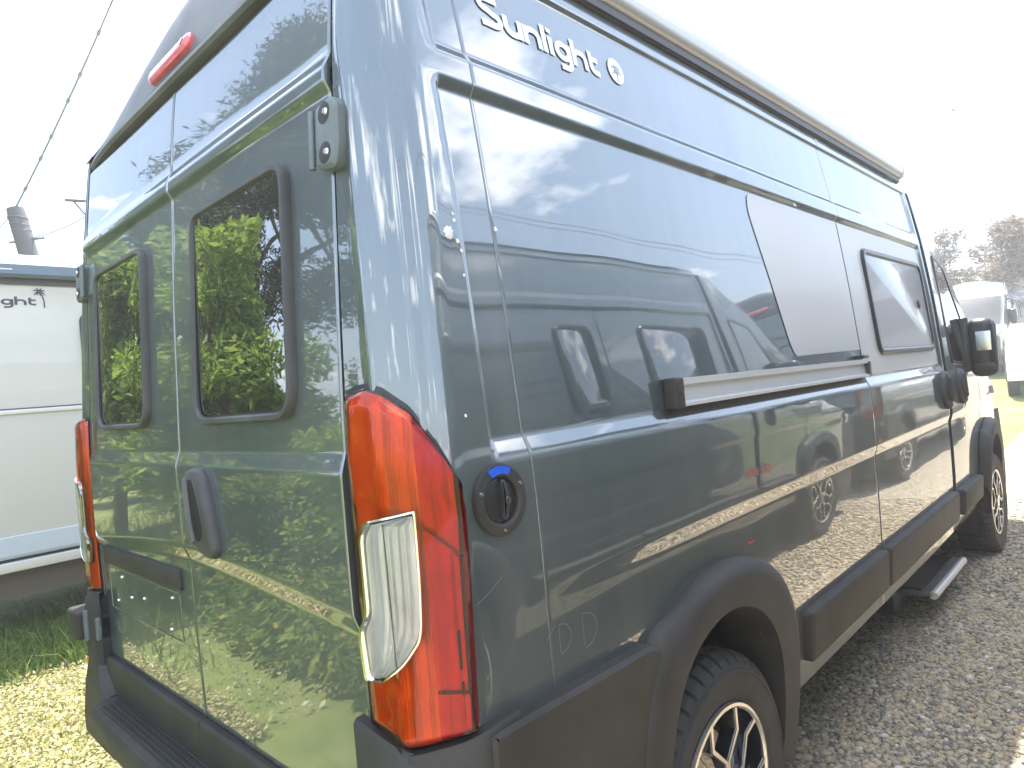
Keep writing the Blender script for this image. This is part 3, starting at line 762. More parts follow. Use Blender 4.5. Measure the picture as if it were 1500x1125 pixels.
    # ---------------- rear doors
    for x0, x1, rg in ((-.797, -.0016, False), (.0016, .797, True)):
        def frd(X, Z, H): return np.stack([X, yr(Z) - d_rear(X, Z) - H, Z], -1)
        dr = grid("rear_door", np.linspace(x0, x1, 20), fine(.692, 2.372, .045, ZFR), frd, pt_, R)
        if rg: o = round_poly([(.145, 1.466), (.637, 1.466), (.637, 1.995), (.155, 1.995)], [.075, .075, .055, .055], 7)
        else: o = round_poly([(-.664, 1.466), (-.198, 1.466), (-.198, 1.990), (-.664, 1.990)], [.075, .075, .055, .055], 7)
        fr = frame_ring("window_frame", o, .019, Mr, -.004, .020, M['frame_dark'], dr)
        stack("window_gasket", [(inset(o, .017), .0), (inset(o, .017), .013), (inset(o, .022), .013)], Mr, M['plastic_smooth'], fr, cap=False)
        oi = inset(o, .020)
        # pane: slightly bowed acrylic
        cx, cz = sum(q[0] for q in oi) / len(oi), sum(q[1] for q in oi) / len(oi); lv = []
        for s_, h in ((1, .013), (.8, .0145), (.6, .0156), (.4, .0163), (.2, .0167)): lv.append(([(cx + (q[0] - cx) * s_, cz + (q[1] - cz) * s_) for q in oi], h))
        Mflat = lambda x, z, h: (x, float(np.interp(z, [1.4, 2.0], [yr(1.48), yr(1.98)])) - h, z)
        stack("window", lv, Mflat, M['glass'], fr)
        # black lower cladding of the door
        ck = [(x0 + (.002 if rg else .0), .578), (x1 - (0 if rg else .002), .578), (x1, .690), (x0, .690)]
        Mck = lambda x, z, h: (x, float(yr(.69)) + .018 - h, z)
        stack("door_cladding", [(ck, -.03), (ck, .028), ([(a + (.006 if a == min(q[0] for q in ck) else -.006), b_ - (.008 if b_ > .62 else -.002)) for a, b_ in ck], .036)], Mck, M['plastic'], dr)
        # strap part of the hinge on the door
        st = rrect(*((.758, .792) if rg else (-.792, -.70)), 1.935, 2.035, .008, 3)
        plate("hinge_leaf", st, Mr, -.002, .004, .002, M['hinge'], dr)
        if rg:
            h = round_poly([(.094, 1.352), (.135, 1.362), (.198, 1.362), (.225, 1.33), (.262, 1.20), (.262, 1.165), (.235, 1.142), (.185, 1.142), (.125, 1.175), (.100, 1.23)], .03, 4)
            h = [(.115 + (a - .115) * .88, b_) for a, b_ in h]
            hd = stack("handle", [(h, -.004), (h, .008), (inset(h, .005), .018), (inset(h, .012), .023)], Mr, M['frame_dark'], dr)
            gr = round_poly([(.128, 1.335), (.158, 1.338), (.196, 1.225), (.188, 1.186), (.150, 1.182), (.130, 1.24)], .018, 4)
            stack("handle_shade_patch", [(gr, .0225), (inset(gr, .003), .0240)], Mr, M['recess_shade'], hd)  # near-black patch on the handle face, painted as the shade of a recess
            lv_ = round_poly([(.112, 1.338), (.128, 1.342), (.136, 1.24), (.150, 1.182), (.134, 1.172), (.114, 1.23)], .008, 3)
            plate("handle_lever", lv_, Mr, .020, .031, .005, M['frame'], hd)
        else:
            ps = round_poly([(-.745, 1.075), (-.062, 1.078), (-.066, 1.020), (-.748, 1.018)], .008, 3)
            plate("plate_light_strip", ps, Mr, -.004, .010, .004, M['plastic'], dr)
            pp = rrect(-.735, -.10, .865, 1.012, .015, 4)
            frame_ring("plate_holder", pp, .007, Mr, -.004, .0018, M['paint'], dr)
            for x, z in ((-.60, .985), (-.52, .93), (-.40, .945), (-.16, .985), (-.19, .89), (-.66, .90)):
                stack("rivet", [(circ(x, z, .0065, 12), -.002), (circ(x, z, .0045, 12), .004)], Mr, M['screw'], dr)
    MB().loft([[(x, float(yr(z)) + .03, z) for x, z in ((-.80, .5), (.80, .5), (.80, 2.38), (-.80, 2.38))], [(x, .12, z) for x, z in ((-.80, .5), (.80, .5), (.80, 2.38), (-.80, 2.38))]]).build("rear_frame", M['inner'], R)
    # step bumper with ribbed tread
    mb = MB(); prof = [(.03, .575), (-.088, .575), (-.108, .568), (-.117, .55), (-.117, .50), (-.10, .47), (-.05, .42), (.03, .40)]
    mb.loft([[(x, y + (.012 if abs(x) > .70 else 0) + .012 * (abs(x) / .7) ** 4, z) for y, z in prof] for x in (-.715, -.69, -.45, -.2, 0, .2, .45, .69, .715)])
    stp = mb.build("rear_step", M['plastic'], R)
    for k in range(5):
        y = -.086 + k * .0155
        MB().box(-.655, .655, y, y + .0072, .5745, .5815, .0018).build("tread_rib", M['plastic_smooth'], stp)
    MB().box(-.78, .78, .022, .05, .40, .585, .004).build("step_riser", M['plastic'], R)
    # ---------------- roof, lip, brake lamp
    def froof(Xn, Y, H):
        e = .905 - .05 * np.clip((Y - 3.4) / .6, 0, 1)
        rise = np.interp(Y, [.055, .075, .10, .13, .18, .3, .8, 2.0, 3.4, 3.7, 3.95, 4.2], [0, .10, .19, .25, .27, .27, .24, .19, .15, .07, .0, -.13])
        edge = np.interp(Y, [.05, .2, 3.5, 3.75, 3.95, 4.2], [2.418, 2.440, 2.440, 2.42, 2.37, 2.215])
        a = np.abs(Xn); crown = np.clip(1 - (a * a + .012) ** .75, 0, 1)
        return np.stack([Xn * e, Y, edge + rise * crown + H], -1)
    grid("roof", np.linspace(-1, 1, 41), fine(.30, 4.2, .10, [(3.5, 4.2, .04)]), froof, pt_, R, flange=0)
    grid("darkened_roof_rear", np.linspace(-.94, .94, 41), fine(.058, .30, .015, []), froof, M['frame'], R, flange=0)  # rear end of the roof; darker material stands in for its dark reflection
    mb = MB()
    for_ = [(.048, 2.390), (.040, 2.398), (.044, 2.414), (.075, 2.420), (.09, 2.386)]
    mb.loft([[(x, y + .02 * (abs(x) / .8) ** 6, z - .006 * (abs(x) / .8) ** 4) for y, z in for_] for x in np.linspace(-.79, .79, 25)]).build("roof_lip", M['frame'], R)
    hb = round_poly([(-.150, .004), (.118, .004), (.135, .022), (.118, .044), (-.150, .044), (-.168, .022)], .014, 4)
    Mb = lambda x, t, h: (x, .052 + t * .40 - h, 2.440 + t * 1.15 + h * .25)
    bl = stack("brake_lamp", [(hb, -.02), (hb, .004), (inset(hb, .005), .010), (inset(hb, .012), .013)], Mb, M['lens_pink'], R)
    stack("lamp_bolt", [(circ(.092, .024, .010, 16), .013), (circ(.092, .024, .007, 16), .015)], Mb, M['lens_dark'], bl)
    # windscreen, bonnet, nose
    def fws(Xn, Y, H):
        e = cab_x(Y, a_line(Y)); return np.stack([Xn * e, Y + .10 * (1 - Xn ** 2) * sst(4.15, 4.6, Y), a_line(Y) + .015 * (1 - Xn ** 2), ], -1)
    grid("windscreen", np.linspace(-.93, .93, 21), np.linspace(4.25, 5.28, 14), fws, M['wind'], R, flange=0)
    def fws2(Xn, Y, H): 
        q = fws(Xn, Y, H); q[..., 2] -= .006; return q
    grid("windscreen_surround", np.linspace(-1, 1, 21), np.linspace(4.15, 5.36, 14), fws2, M['plastic_smooth'], R, flange=0)
    def fwb(Xn, Y, H):
        q = fws(Xn, Y, H); q[..., 2] += .004; return q
    grid("windscreen_band", np.linspace(-.94, .94, 21), np.linspace(4.24, 4.42, 5), fwb, M['plastic_smooth'], R, flange=0)
    grid("bonnet", np.linspace(-1, 1, 21), np.linspace(5.34, 6.0, 10), fws, pt_, R, flange=0)
    mb = MB(); rg = []
    for z, dy in ((.98, .02), (.86, .06), (.70, .10), (.55, .12), (.40, .10), (.28, .02)):
        rg.append([(x, 5.92 + dy + .10 * (1 - (x / .95) ** 2), z) for x in np.linspace(-.93, .93, 15)] + [(.93, 5.55, z), (-.93, 5.55, z)])
    mb.loft(rg).build("front_bumper", M['plastic'], R)
    for sg in (1, -1):
        MB().box(*sorted((sg * .55, sg * .88)), 5.90, 6.02, .90, 1.08, .03).build("headlamp", M['lens_clear'], R)
        # exterior mirror
        mr = MB().box(*sorted((sg * 1.015, sg * 1.165)), 4.41, 4.54, 1.305, 1.665, .05).box(*sorted((sg * .96, sg * 1.03)), 4.46, 4.56, 1.33, 1.42, .02).box(*sorted((sg * .98, sg * 1.03)), 4.40, 4.44, 1.33, 1.68, .012).build("mirror", M['plastic_smooth'], R)
        MB().box(*sorted((sg * 1.065, sg * 1.145)), 4.404, 4.4095, 1.46, 1.58, .002).build("mirror_glass", M['screw'], mr)
        MB().box(*sorted((sg * 1.024, sg * 1.162)), 4.40, 4.53, 1.296, 1.40, .045).build("mirror_shell", M['plastic'], mr)
        # left-hand windows seen only in the neighbour's reflection, and side windows
    S = Ms(1); SL = Ms(-1)
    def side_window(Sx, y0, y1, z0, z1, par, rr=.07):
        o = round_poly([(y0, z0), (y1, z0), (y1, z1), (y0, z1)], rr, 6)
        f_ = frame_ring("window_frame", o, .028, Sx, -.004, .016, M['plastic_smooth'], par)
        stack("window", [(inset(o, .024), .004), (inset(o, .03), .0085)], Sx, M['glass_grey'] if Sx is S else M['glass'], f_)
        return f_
    sdr = [c for c in R.children if c.name.startswith("sliding_door")][0]
    mpl = [c for c in R.children if c.name.startswith("mid_panel")][0]
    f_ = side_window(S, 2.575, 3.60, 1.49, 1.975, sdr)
    side_window(SL, 2.70, 3.50, 1.49, 1.975, mpl); side_window(SL, 1.95, 2.25, 1.49, 1.975, mpl)
    plate("window_latch", circ(3.42, 1.74, .022, 16), S, .006, .012, .003, M['plastic'], f_)
    # grey film across the recessed field
    def film(nm, poly, par, h=.0022):
        ys_ = np.array([q[0] for q in poly]); a, b_ = ys_.min(), ys_.max(); v = []; k = 26; nz = 18
        lo = lambda y: np.interp(y, *zip(*sorted(poly_lo))); hi = lambda y: np.interp(y, *zip(*sorted(poly_hi)))
        poly_lo, poly_hi = poly_split(poly)
        for i in range(k):
            y = a + (b_ - a) * i / (k - 1); z0, z1 = lo(y), hi(y); v += [S(y, z0 + (z1 - z0) * j / (nz - 1), h) for j in range(nz)]
        return MB().add(v, [(i * nz + j, (i + 1) * nz + j, (i + 1) * nz + j + 1, i * nz + j + 1) for i in range(k - 1) for j in range(nz - 1)]).build(nm, M['decal_grey'], par)
    def poly_split(poly): return poly[0], poly[1]
    # lower edge, upper edge as (y, z) tables
    spn = [c for c in R.children if c.name.startswith("side_panel") and c.data.vertices[0].co.x > 0][0]
    def film2(nm, lo, hi, par, h=.0022, ke=40, nz=16):
        a, b_ = lo[0][0], lo[-1][0]; v = []
        for i in range(ke):
            y = a + (b_ - a) * (i / (ke - 1)) ** 1.6; z0, z1 = np.interp(y, *zip(*lo)), np.interp(y, *zip(*hi)); v += [S(y, z0 + (z1 - z0) * j / (nz - 1), h) for j in range(nz)]
        return MB().add(v, [(i * nz + j, (i + 1) * nz + j, (i + 1) * nz + j + 1, i * nz + j + 1) for i in range(ke - 1) for j in range(nz - 1)]).build(nm, M['decal_grey'], par)
    film2("grey_film", [(1.462, 1.990), (1.472, 1.95), (1.50, 1.86), (1.60, 1.57), (1.625, 1.525), (1.65, 1.512), (2.327, 1.520)],
          [(1.462, 1.995), (1.466, 2.03), (1.475, 2.048), (1.495, 2.058), (1.55, 2.060), (2.327, 2.060)], spn)
    film2("grey_film", [(2.338, 1.412), (3.64, 1.412)], [(2.338, 2.060), (3.64, 2.060)], sdr)
    # lettering and palm badge
    lettering("lettering", "Sunlight", S, .318, 2.247, .0455, M['white'], R, h=.0025, sx=1.06, w=.33)
    mb = MB(); base = circ(0, 0, .034, 40); bd = MB(); yb, zb = .815, 2.286
    # badge: a white disc cut by a dark palm
    bd.loft([[S(yb + a, zb + b_ * 1.05, .0022) for a, b_ in base], [S(yb + a, zb + b_ * 1.05, .003) for a, b_ in base]])
    bg = bd.build("palm_badge", M['white'], R)
    for i, (v, f) in enumerate(palm_faces(.032)): mb.add([S(yb + q.x * .9, zb + .006 + q.y * 1.0, .0036 + .0002 * i) for q in v], f)
    mb.build("palm_emblem", M['paint'], bg, smooth=False, fix=False)
    lettering("red_lettering", "CLIFF", SL, 3.93, .775, .047, M['redvinyl'], R, h=.0025, sx=1.7, w=.42, da=-1)
    # sliding door rail
    MB().loft([[S(y, 0, 0)[:0] or (1.03 + dx - .010, y, z) for z, dx in ((1.409, -.01), (1.409, .016), (1.417, .016), (1.421, .004), (1.462, .000), (1.462, .014), (1.478, .014), (1.478, -.02))] for y in (.80, 1.3, 1.8, 2.292)]).build("door_rail", M['alu'], R, smooth=False)
    rc = MB().box(1.000, 1.038, .765, .806, 1.404, 1.481, .006).build("rail_end_cap", M['plastic'], R)
    MB().loft([[(1.0382, .79 + .007 * math.cos(t), 1.442 + .007 * math.sin(t)) for t in np.linspace(0, 2 * PI, 12, endpoint=False)], [(1.0395, .79 + .005 * math.cos(t), 1.442 + .005 * math.sin(t)) for t in np.linspace(0, 2 * PI, 12, endpoint=False)]]).build("screw", M['hole'], rc)
    MB().box(1.005, 1.036, 2.288, 2.326, 1.408, 1.470, .004).box(.99, 1.03, 2.25, 2.327, 1.482, 1.496, .003).build("rail_bracket", M['plastic_smooth'], R)
    MB().loft([[S(y, z, .0015) for z in (1.383, 1.404)] for y in np.linspace(.75, 2.32, 12)], False, False, close=False).build("rail_shadow_strip", M['hole'], R)  # flat dark strip painted as the shade under the door rail
    # water filler with twist cap and blue sticker
    yc, zc = .148, 1.298
    fl = stack("water_filler", [(circ(yc, zc, .0640, 48), -.01), (circ(yc, zc, .0640, 48), .004), (circ(yc, zc, .0615, 48), .009), (circ(yc, zc, .047, 48), .011), (circ(yc, zc, .0415, 48), .007), (circ(yc, zc, .040, 48), -.004)], S, M['plastic'], R, cap=False)
    cp = stack("filler_cap", [(circ(yc, zc, .040, 40), -.004), (circ(yc, zc, .039, 40), .002), (circ(yc, zc, .036, 40), .004)], S, M['plastic_smooth'], fl)
    plate("cap_grip", round_poly([(yc - .006, zc - .036), (yc + .008, zc - .034), (yc + .016, zc), (yc + .010, zc + .036), (yc - .002, zc + .036), (yc + .002, zc)], .006, 3), S, .003, .014, .004, M['plastic_smooth'], cp)
    stack("lock_barrel", [(circ(yc + .0085, zc - .002, .0075, 18), .012), (circ(yc + .0085, zc - .002, .0065, 18), .016)], S, M['chrome'], cp)
    stack("keyhole", [(rrect(yc + .0075, yc + .0095, zc - .006, zc + .002, .0005, 2), .0162), (rrect(yc + .0075, yc + .0095, zc - .006, zc + .002, .0005, 2), .0166)], S, M['hole'], cp)
    sk = [(yc + .0595 * math.cos(math.radians(a)), zc + .0595 * math.sin(math.radians(a))) for a in np.linspace(62, 118, 12)] + [(yc + .0455 * math.cos(math.radians(a)), zc + .0455 * math.sin(math.radians(a))) for a in np.linspace(116, 64, 12)]
    stack("blue_sticker", [(sk, .0085), (sk, .0122)], S, M['blue'], fl)
    for a in (25, 160, 268):
        stack("screw", [(circ(yc + .0525 * math.cos(math.radians(a)), zc + .0525 * math.sin(math.radians(a)), .0042, 12), .009), (circ(yc + .0525 * math.cos(math.radians(a)), zc + .0525 * math.sin(math.radians(a)), .003, 12), .0135)], S, M['screw'], fl)
    # awning cassette along the roof edge
    prof = [(.885, 2.412), (.952, 2.405), (.960, 2.432)]
    MB().loft([[(x, y, z) for x, z in ((.80, 2.440), (.892, 2.440), (.902, 2.446), (.903, 2.468), (.80, 2.468))] for y in (.30, 3.62)]).build("awning_rail", M['awning_dark'], R)
    pr = [(.76, 2.4685), (.900, 2.4685), (.914, 2.474), (.924, 2.492), (.926, 2.515), (.918, 2.542), (.900, 2.562), (.86, 2.574), (.80, 2.576), (.76, 2.56)]
    aw = MB().loft([[(x, y, z) for x, z in pr] for y in (.30, 1.2, 2.3, 3.62)]).build("awning", M['awning'], R, angle=50)
    for ya, yb in ((3.62, 3.655), (.30, .265)):
        MB().loft([[(.84 + (x - .84) * s_, y, 2.52 + (z - 2.52) * s_) for x, z in pr] for y, s_ in ((ya, 1.03), (yb, 1.03), (yb + (.012 if yb > ya else -.012), .9))]).build("awning_end_cap", M['white'], aw)
    # entry step under the sliding door
    es = MB().box(.80, .985, 3.20, 3.93, .238, .262, .004).build("entry_step", M['frame'], R)
    MB().tube([(.985, 3.20, .248), (.985, 3.93, .248)], .020, 14).build("step_nosing", M['alu'], es)
    MB().box(.79, .93, 3.22, 3.91, .262, .268).build("step_mat", M['hole'], es)
    MB().loft([[(.80, 3.26, .27), (.80, 3.90, .27), (.86, 3.86, .44), (.86, 3.30, .44)], [(.79, 3.26, .27), (.79, 3.90, .27), (.85, 3.86, .44), (.85, 3.30, .44)]]).build("step_cover", M['alu'], es)
    MB().box(.72, .84, 3.05, 3.20, .17, .44, .008).build("step_motor", M['plastic_smooth'], es)
    MB().box(-.93, .93, .15, 5.8, .40, .50).build("underbody", M['hole'], R)
    # dirt: droppings, finger writing in the dust, red mark above the arch
    def blot(yy, zz, r_, k, nm="dropping"):
        rnd = random.Random(k); o = [(yy + r_ * rnd.uniform(.7, 1.1) * math.cos(2 * PI * i / 18), zz + 1.15 * r_ * rnd.uniform(.7, 1.1) * math.sin(2 * PI * i / 18)) for i in range(18)]
        stack(nm, [(o, .0005), (inset(o, r_ * .2), .0022)], S, M['drop'], R, smooth=True)
    blot(.117, 1.776, .0125, 1); blot(.135, 1.762, .0045, 2); blot(.141, 1.745, .0035, 3); blot(.134, 1.80, .004, 4); blot(.133, 1.812, .003, 9); blot(.090, 1.809, .003, 5); blot(.255, 1.80, .005, 6); blot(.138, 1.70, .003, 7); blot(.095, 1.452, .003, 8)
    def scribble(nm, pths, w, m_=M['dust'], h=.0012):
        mb = MB()
        for q in pths:
            v, f = ribbon([q], w); mb.add([S(a.x, a.y, h) for a in v], f)
        return mb.build(nm, m_, R, smooth=False, fix=False)
    scribble("finger_writing", [[(.272, 1.035), (.272, .985)], arc(.272, 1.01, .035, .028, 90, -90, 12), [(.345, 1.03), (.345, .975)], arc(.345, 1.002, .045, .034, 90, -90, 12), [(.235, 1.02), (.262, 1.04)]], .0016)
    scribble("dust_streak", [[(.07, 1.135), (.10, 1.146), (.135, 1.165)]], .0012)
    scribble("red_scuff", [[(1.115, .998), (1.15, .997)]], .005, M['redvinyl'])
    return R

van = build_van()
van.location = (0, 0, -GZ)
tag(van, "dark grey-green high-roof camper van in front, with red tail lamps and white Sunlight lettering", "camper van", "dark camper vans")

van2 = copy_tree(van)
van2.location = (3.18, -0.05, -GZ)
tag(van2, "dark camper van parked alongside on the gravel, seen only reflected in the near flank", "camper van", "dark camper vans")
van3 = copy_tree(van)
van3.location = (-1.80, 25.4, 0.62); van3.rotation_euler = (0, 0, math.radians(180))
tag(van3, "far dark camper van facing the camera beyond the near van's door mirror", "camper van", "dark camper vans")
van4 = copy_tree(van)
van4.location = (3.25, 6.75, -GZ)
tag(van4, "dark camper van next ahead in the mirrored row, seen only in the side window", "camper van", "dark camper vans")

# ------------------------------------------------------------------ ground
def gh(x, y):
    """gentle rise beyond the yard"""
    return 1.0 * sst(9, 27, y) + 2.5 * sst(60, 240, np.hypot(x, y))
def sheet(name, x, y, dz, m):
    X, Y = np.meshgrid(x, y, indexing='ij'); P_ = np.stack([X, Y, gh(X, Y) + dz], -1).reshape(-1, 3); nv = len(y)
    i, j = np.meshgrid(np.arange(len(x) - 1), np.arange(nv - 1), indexing='ij'); a = (i * nv + j).ravel()
    return np_mesh(name, P_, np.stack([a, a + nv, a + nv + 1, a + 1], 1), m, smooth=True)
ax = np.unique(np.concatenate([np.linspace(-150, 150, 61), np.linspace(-30, 30, 61)])); ay = np.unique(np.concatenate([np.linspace(-150, 170, 65), np.linspace(-10, 40, 51)]))
tag(sheet("ground", ax, ay, -.02, M['ground']), "rough grassy ground around the parked vans", kind="structure")
tag(sheet("gravel_yard", np.linspace(.35, 12, 40), np.linspace(-6, 60, 90), 0.0, M['gravel']), "pale gravel yard between the vans", kind="structure")

ICO = None
def ico():
    bm = bmesh.new(); bmesh.ops.create_icosphere(bm, subdivisions=1, radius=1.0); bm.verts.index_update()
    v = np.array([q.co[:] for q in bm.verts]); f = np.array([[w.index for w in q.verts] for q in bm.faces]); bm.free(); return v, f
IV, IF = ico()
def pebbles(name, pos, rad, m):
    n_ = len(pos); sc_ = rad[:, None] * RNG.uniform(.65, 1.25, (n_, 3)) * np.array([1.0, 1.0, .62])
    an = RNG.uniform(0, 2 * PI, n_); c, s_ = np.cos(an), np.sin(an)
    v = IV[None] * (1 + RNG.uniform(-.16, .16, (n_, len(IV), 1))) * sc_[:, None, :]
    x = v[..., 0] * c[:, None] - v[..., 1] * s_[:, None]; y = v[..., 0] * s_[:, None] + v[..., 1] * c[:, None]
    v = np.stack([x, y, v[..., 2]], -1) + pos[:, None, :]
    f = IF[None] + (np.arange(n_) * len(IV))[:, None, None]
    return np_mesh(name, v.reshape(-1, 3), f.reshape(-1, 3), m)
# stones: dense where the picture looks at them, thinner where only reflections do
def rnd_xy(n_, x0, x1, y0, y1): return np.stack([RNG.uniform(x0, x1, n_), RNG.uniform(y0, y1, n_)], 1)
a = rnd_xy(30000, .55, 1.75, 1.4, 3.9); b_ = rnd_xy(13000, .5, 1.5, 3.9, 7.0); c = rnd_xy(9000, 1.5, 2.6, 1.0, 6.5)
xy = np.concatenate([a, b_, c]); rad = np.concatenate([RNG.gamma(7, .0011, len(a)) + .002, RNG.gamma(7, .0013, len(b_)) + .003, RNG.gamma(7, .0015, len(c)) + .003])
rad = np.minimum(rad, .024)
tag(pebbles("gravel_stones", np.column_stack([xy, gh(xy[:, 0], xy[:, 1]) + rad * .25]), rad, M['pebble']), "loose rounded gravel stones beside the van", kind="stuff")

def leaf_cloud(pos, size, normal_up=0.3, aspect=.45, droop=None):
    """one folded diamond leaf per position -> verts, quads"""
    n_ = len(pos); d = RNG.normal(size=(n_, 3)); d[:, 2] *= .6; d /= np.linalg.norm(d, axis=1)[:, None]
    if droop is not None: d = d * .6 + droop; d /= np.linalg.norm(d, axis=1)[:, None]
    up = RNG.normal(size=(n_, 3)) + np.array([0, 0, normal_up * 3]); w = np.cross(d, up); w /= np.linalg.norm(w, axis=1)[:, None] + 1e-9
    s_ = size[:, None]; a = pos; q = pos + d * s_; l = pos + d * s_ * .45 + w * s_ * aspect * .5; r_ = pos + d * s_ * .45 - w * s_ * aspect * .5
    v = np.stack([a, r_, q, l], 1).reshape(-1, 3); f = np.arange(n_ * 4).reshape(-1, 4)
    return v, f
def blades(name, xy, hgt, wid, m, lean=.5):
    n_ = len(xy); z0 = gh(xy[:, 0], xy[:, 1]) - .02; p0 = np.column_stack([xy, z0]); an = RNG.uniform(0, 2 * PI, n_)
    side = np.stack([np.cos(an), np.sin(an), np.zeros(n_)], 1) * wid[:, None] * .5
    ln = RNG.normal(size=(n_, 3)) * lean; ln[:, 2] = 0; mid = p0 + np.array([0, 0, .6]) * hgt[:, None] + ln * hgt[:, None] * .3; tip = p0 + np.array([0, 0, .95]) * hgt[:, None] + ln * hgt[:, None]
    v = np.stack([p0 - side, p0 + side, mid + side * .7, mid - side * .7, tip], 1).reshape(-1, 3); k = np.arange(n_)[:, None] * 5
    f = np.concatenate([k + np.array([[0, 1, 2]]), k + np.array([[0, 2, 3]]), k + np.array([[3, 2, 4]])], 0)
    return np_mesh(name, v, f, m)
# long grass in the motorhome's shade and tufts further off
xy = np.concatenate([rnd_xy(16000, -4.1, -2.8, -.6, 2.0), rnd_xy(9000, -9, -2.0, -6.5, -.5), rnd_xy(1500, -2.6, -1.3, .3, 2.5)])
tag(blades("grass", xy, np.concatenate([RNG.gamma(5, .027, 16000), RNG.gamma(4, .04, 9000), RNG.gamma(4, .02, 1500)]), RNG.uniform(.004, .010, len(xy)), M['grass']), "long green grass at the foot of the white motorhome", kind="stuff")
xy = np.concatenate([rnd_xy(90000, -3.3, -1.0, -.6, 1.3), rnd_xy(14000, -9, -1.0, -6, -.6)])
pz = np.column_stack([xy, RNG.uniform(-.018, .04, len(xy))]); v, f = leaf_cloud(pz, np.concatenate([RNG.gamma(4, .0032, 90000) + .005, RNG.uniform(.015, .045, 14000)]), .5, .6)
tag(np_mesh("low_weeds", v, f, M['clover']), "low sunlit weeds and dry leaves left of the bumper", kind="stuff")

# knee-high weeds just behind the van, mirrored in the lower doors
xy = np.concatenate([rnd_xy(9000, -4.5, .3, -2.6, -1.0), rnd_xy(5000, -2.2, .1, -1.7, -.95)])
hg_ = .10 + .38 * (.5 + .5 * np.sin(2.3 * xy[:, 0] + 1.0) * np.sin(3.1 * xy[:, 1])) * RNG.uniform(.2, 1, len(xy)); v, f = leaf_cloud(np.column_stack([xy, hg_ * RNG.uniform(.05, 1, len(xy))]), RNG.uniform(.03, .085, len(xy)), .6, .6)
tag(np_mesh("weed_patch", v, f, M['leaf']), "knee-high leafy weeds behind the rear bumper", kind="stuff")

# ------------------------------------------------------------------ white motorhome on the left
def motorhome():
    R = empty("motorhome", (-3.5, 0, 0)); X = 0.0; W = 2.25; Y0, Y1 = -.45, 6.4
    sh = lambda z: z - GZ
    MB().loft([[(-dx, y, z) for dx, z in ((0, .62), (0, 2.34), (.03, 2.52), (.12, 2.60), (W - .12, 2.60), (W, 2.5), (W, .62))] for y in (Y0, Y0 + .03, Y1)]).build("body", M['camper_white'], R, angle=30)
    MB().loft([[(-dx, y, z) for dx, z in ((-.004, .600), (-.012, .62), (-.012, .738), (-.002, .742), (.2, .742), (.2, .600))] for y in (Y0, Y1)]).build("skirt", M['camper_skirt'], R, angle=20)
    MB().box(-.2, .016, Y0, Y1, .515, .578, .004).build("skirt_rail", M['alu'], R)
    MB().box(-.02, .012, Y0, Y1, 1.524, 1.553, .004).build("belt_rail", M['alu'], R)
    MB().box(-.02, .007, Y0, Y1, 1.556, 1.562).build("belt_gap", M['print_grey'], R)
    aw = MB().loft([[(x, y, z) for x, z in ((-.03, 2.415), (.07, 2.412), (.10, 2.43), (.105, 2.49), (.09, 2.512), (-.03, 2.515))] for y in (Y0 + .05, Y1 - 1)]).build("awning", M['awn_blue'], R, angle=25)
    MB().box(-.03, .078, Y0 + .05, Y1 - 1, 2.515, 2.534, .004).build("awning_cover", M['white'], aw)
    MB().box(-.03, .02, Y0 + .05, Y1 - 1, 2.378, 2.411).build("awning_rail", M['awning_dark'], aw)
    MB().box(.1055, .1085, .0, .285, 2.452, 2.460).build("awning_plate", M['alu'], aw)
    S = lambda y, z, h: (h + .001, y, z)
    lettering("lettering", "Sunlight", S, -.045, 2.241, .037, M['print_grey'], R, h=.001, sx=1.45, w=.30)
    mb = MB()
    for i, (v, f) in enumerate(palm_faces(.056, [(0, 0), (.28, -.5), (.45, -1.2), (.44, -2.0)])): mb.add([S(.440 + q.x, 2.336 + q.y, .003 + .0002 * i) for q in v], f)
    mb.build("palm_emblem", M['print_grey'], R, smooth=False, fix=False)
    o = rrect(.66, 1.5, 1.75, 2.2, .07); frame_ring("window_frame", o, .03, S, 0, .02, M['print_grey'], R); stack("window", [(inset(o, .028), .002), (inset(o, .028), .008)], S, M['glass'], R)
    for y in (1.6, 4.9):
        for x in (-.12, -W + .12):
            t = MB().loft([[(x + dx, y + r_ * math.cos(t), .34 + r_ * math.sin(t)) for t in np.linspace(0, 2 * PI, 32, endpoint=False)] for dx, r_ in ((-.1, .2), (-.1, .33), (.09, .34), (.1, .2))]).build("wheel", M['tyre'], R)
    MB().box(-W + .1, -.06, Y0 + .2, Y1 - .2, .34, .55).build("underbody", M['underfloor'], R)
    return tag(R, "white motorhome on the left with slate awning case and dark palm print", "motorhome")
mh = motorhome()

# ------------------------------------------------------------------ pole, wires, bird
P0, P1 = Vector((-7.760, 1.165, 4.032)), Vector((-7.662, 1.261, 3.370))
ax_ = (P0 - P1).normalized(); foot = P1 - ax_ * ((P1.z + .2) / ax_.z)
pole = empty("utility_pole", foot)
loc = lambda q: tuple(Vector(q) - Vector(foot))
MB().tube([loc(foot), loc(foot.lerp(P0, .5)), loc(foot.lerp(P0, .97)), loc(P0)], [.125, .11, .10, .09], 16).build("shaft", M['pole'], pole)
q = Vector((-7.697, 1.227, 3.650)); w_ = Vector((_r.x, _r.y, 0))
MB().tube([loc(q - w_ * .19 + Vector((0, 0, -.01))), loc(q + w_ * .23 + Vector((0, 0, .01)))], .014, 8).build("bracket", M['wire'], pole)
for t in (.28, .45, .62):
    c = foot.lerp(P0, 1 - .10 * t); MB().tube([loc(c + .104 * Vector((math.cos(a), math.sin(a), .12 * math.sin(a + t * 9)))) for a in np.linspace(0, 2 * PI, 17)], .005, 6).build("lashing", M['wire'], pole)
tag(pole, "leaning dark utility pole rising behind the white motorhome", "utility pole")
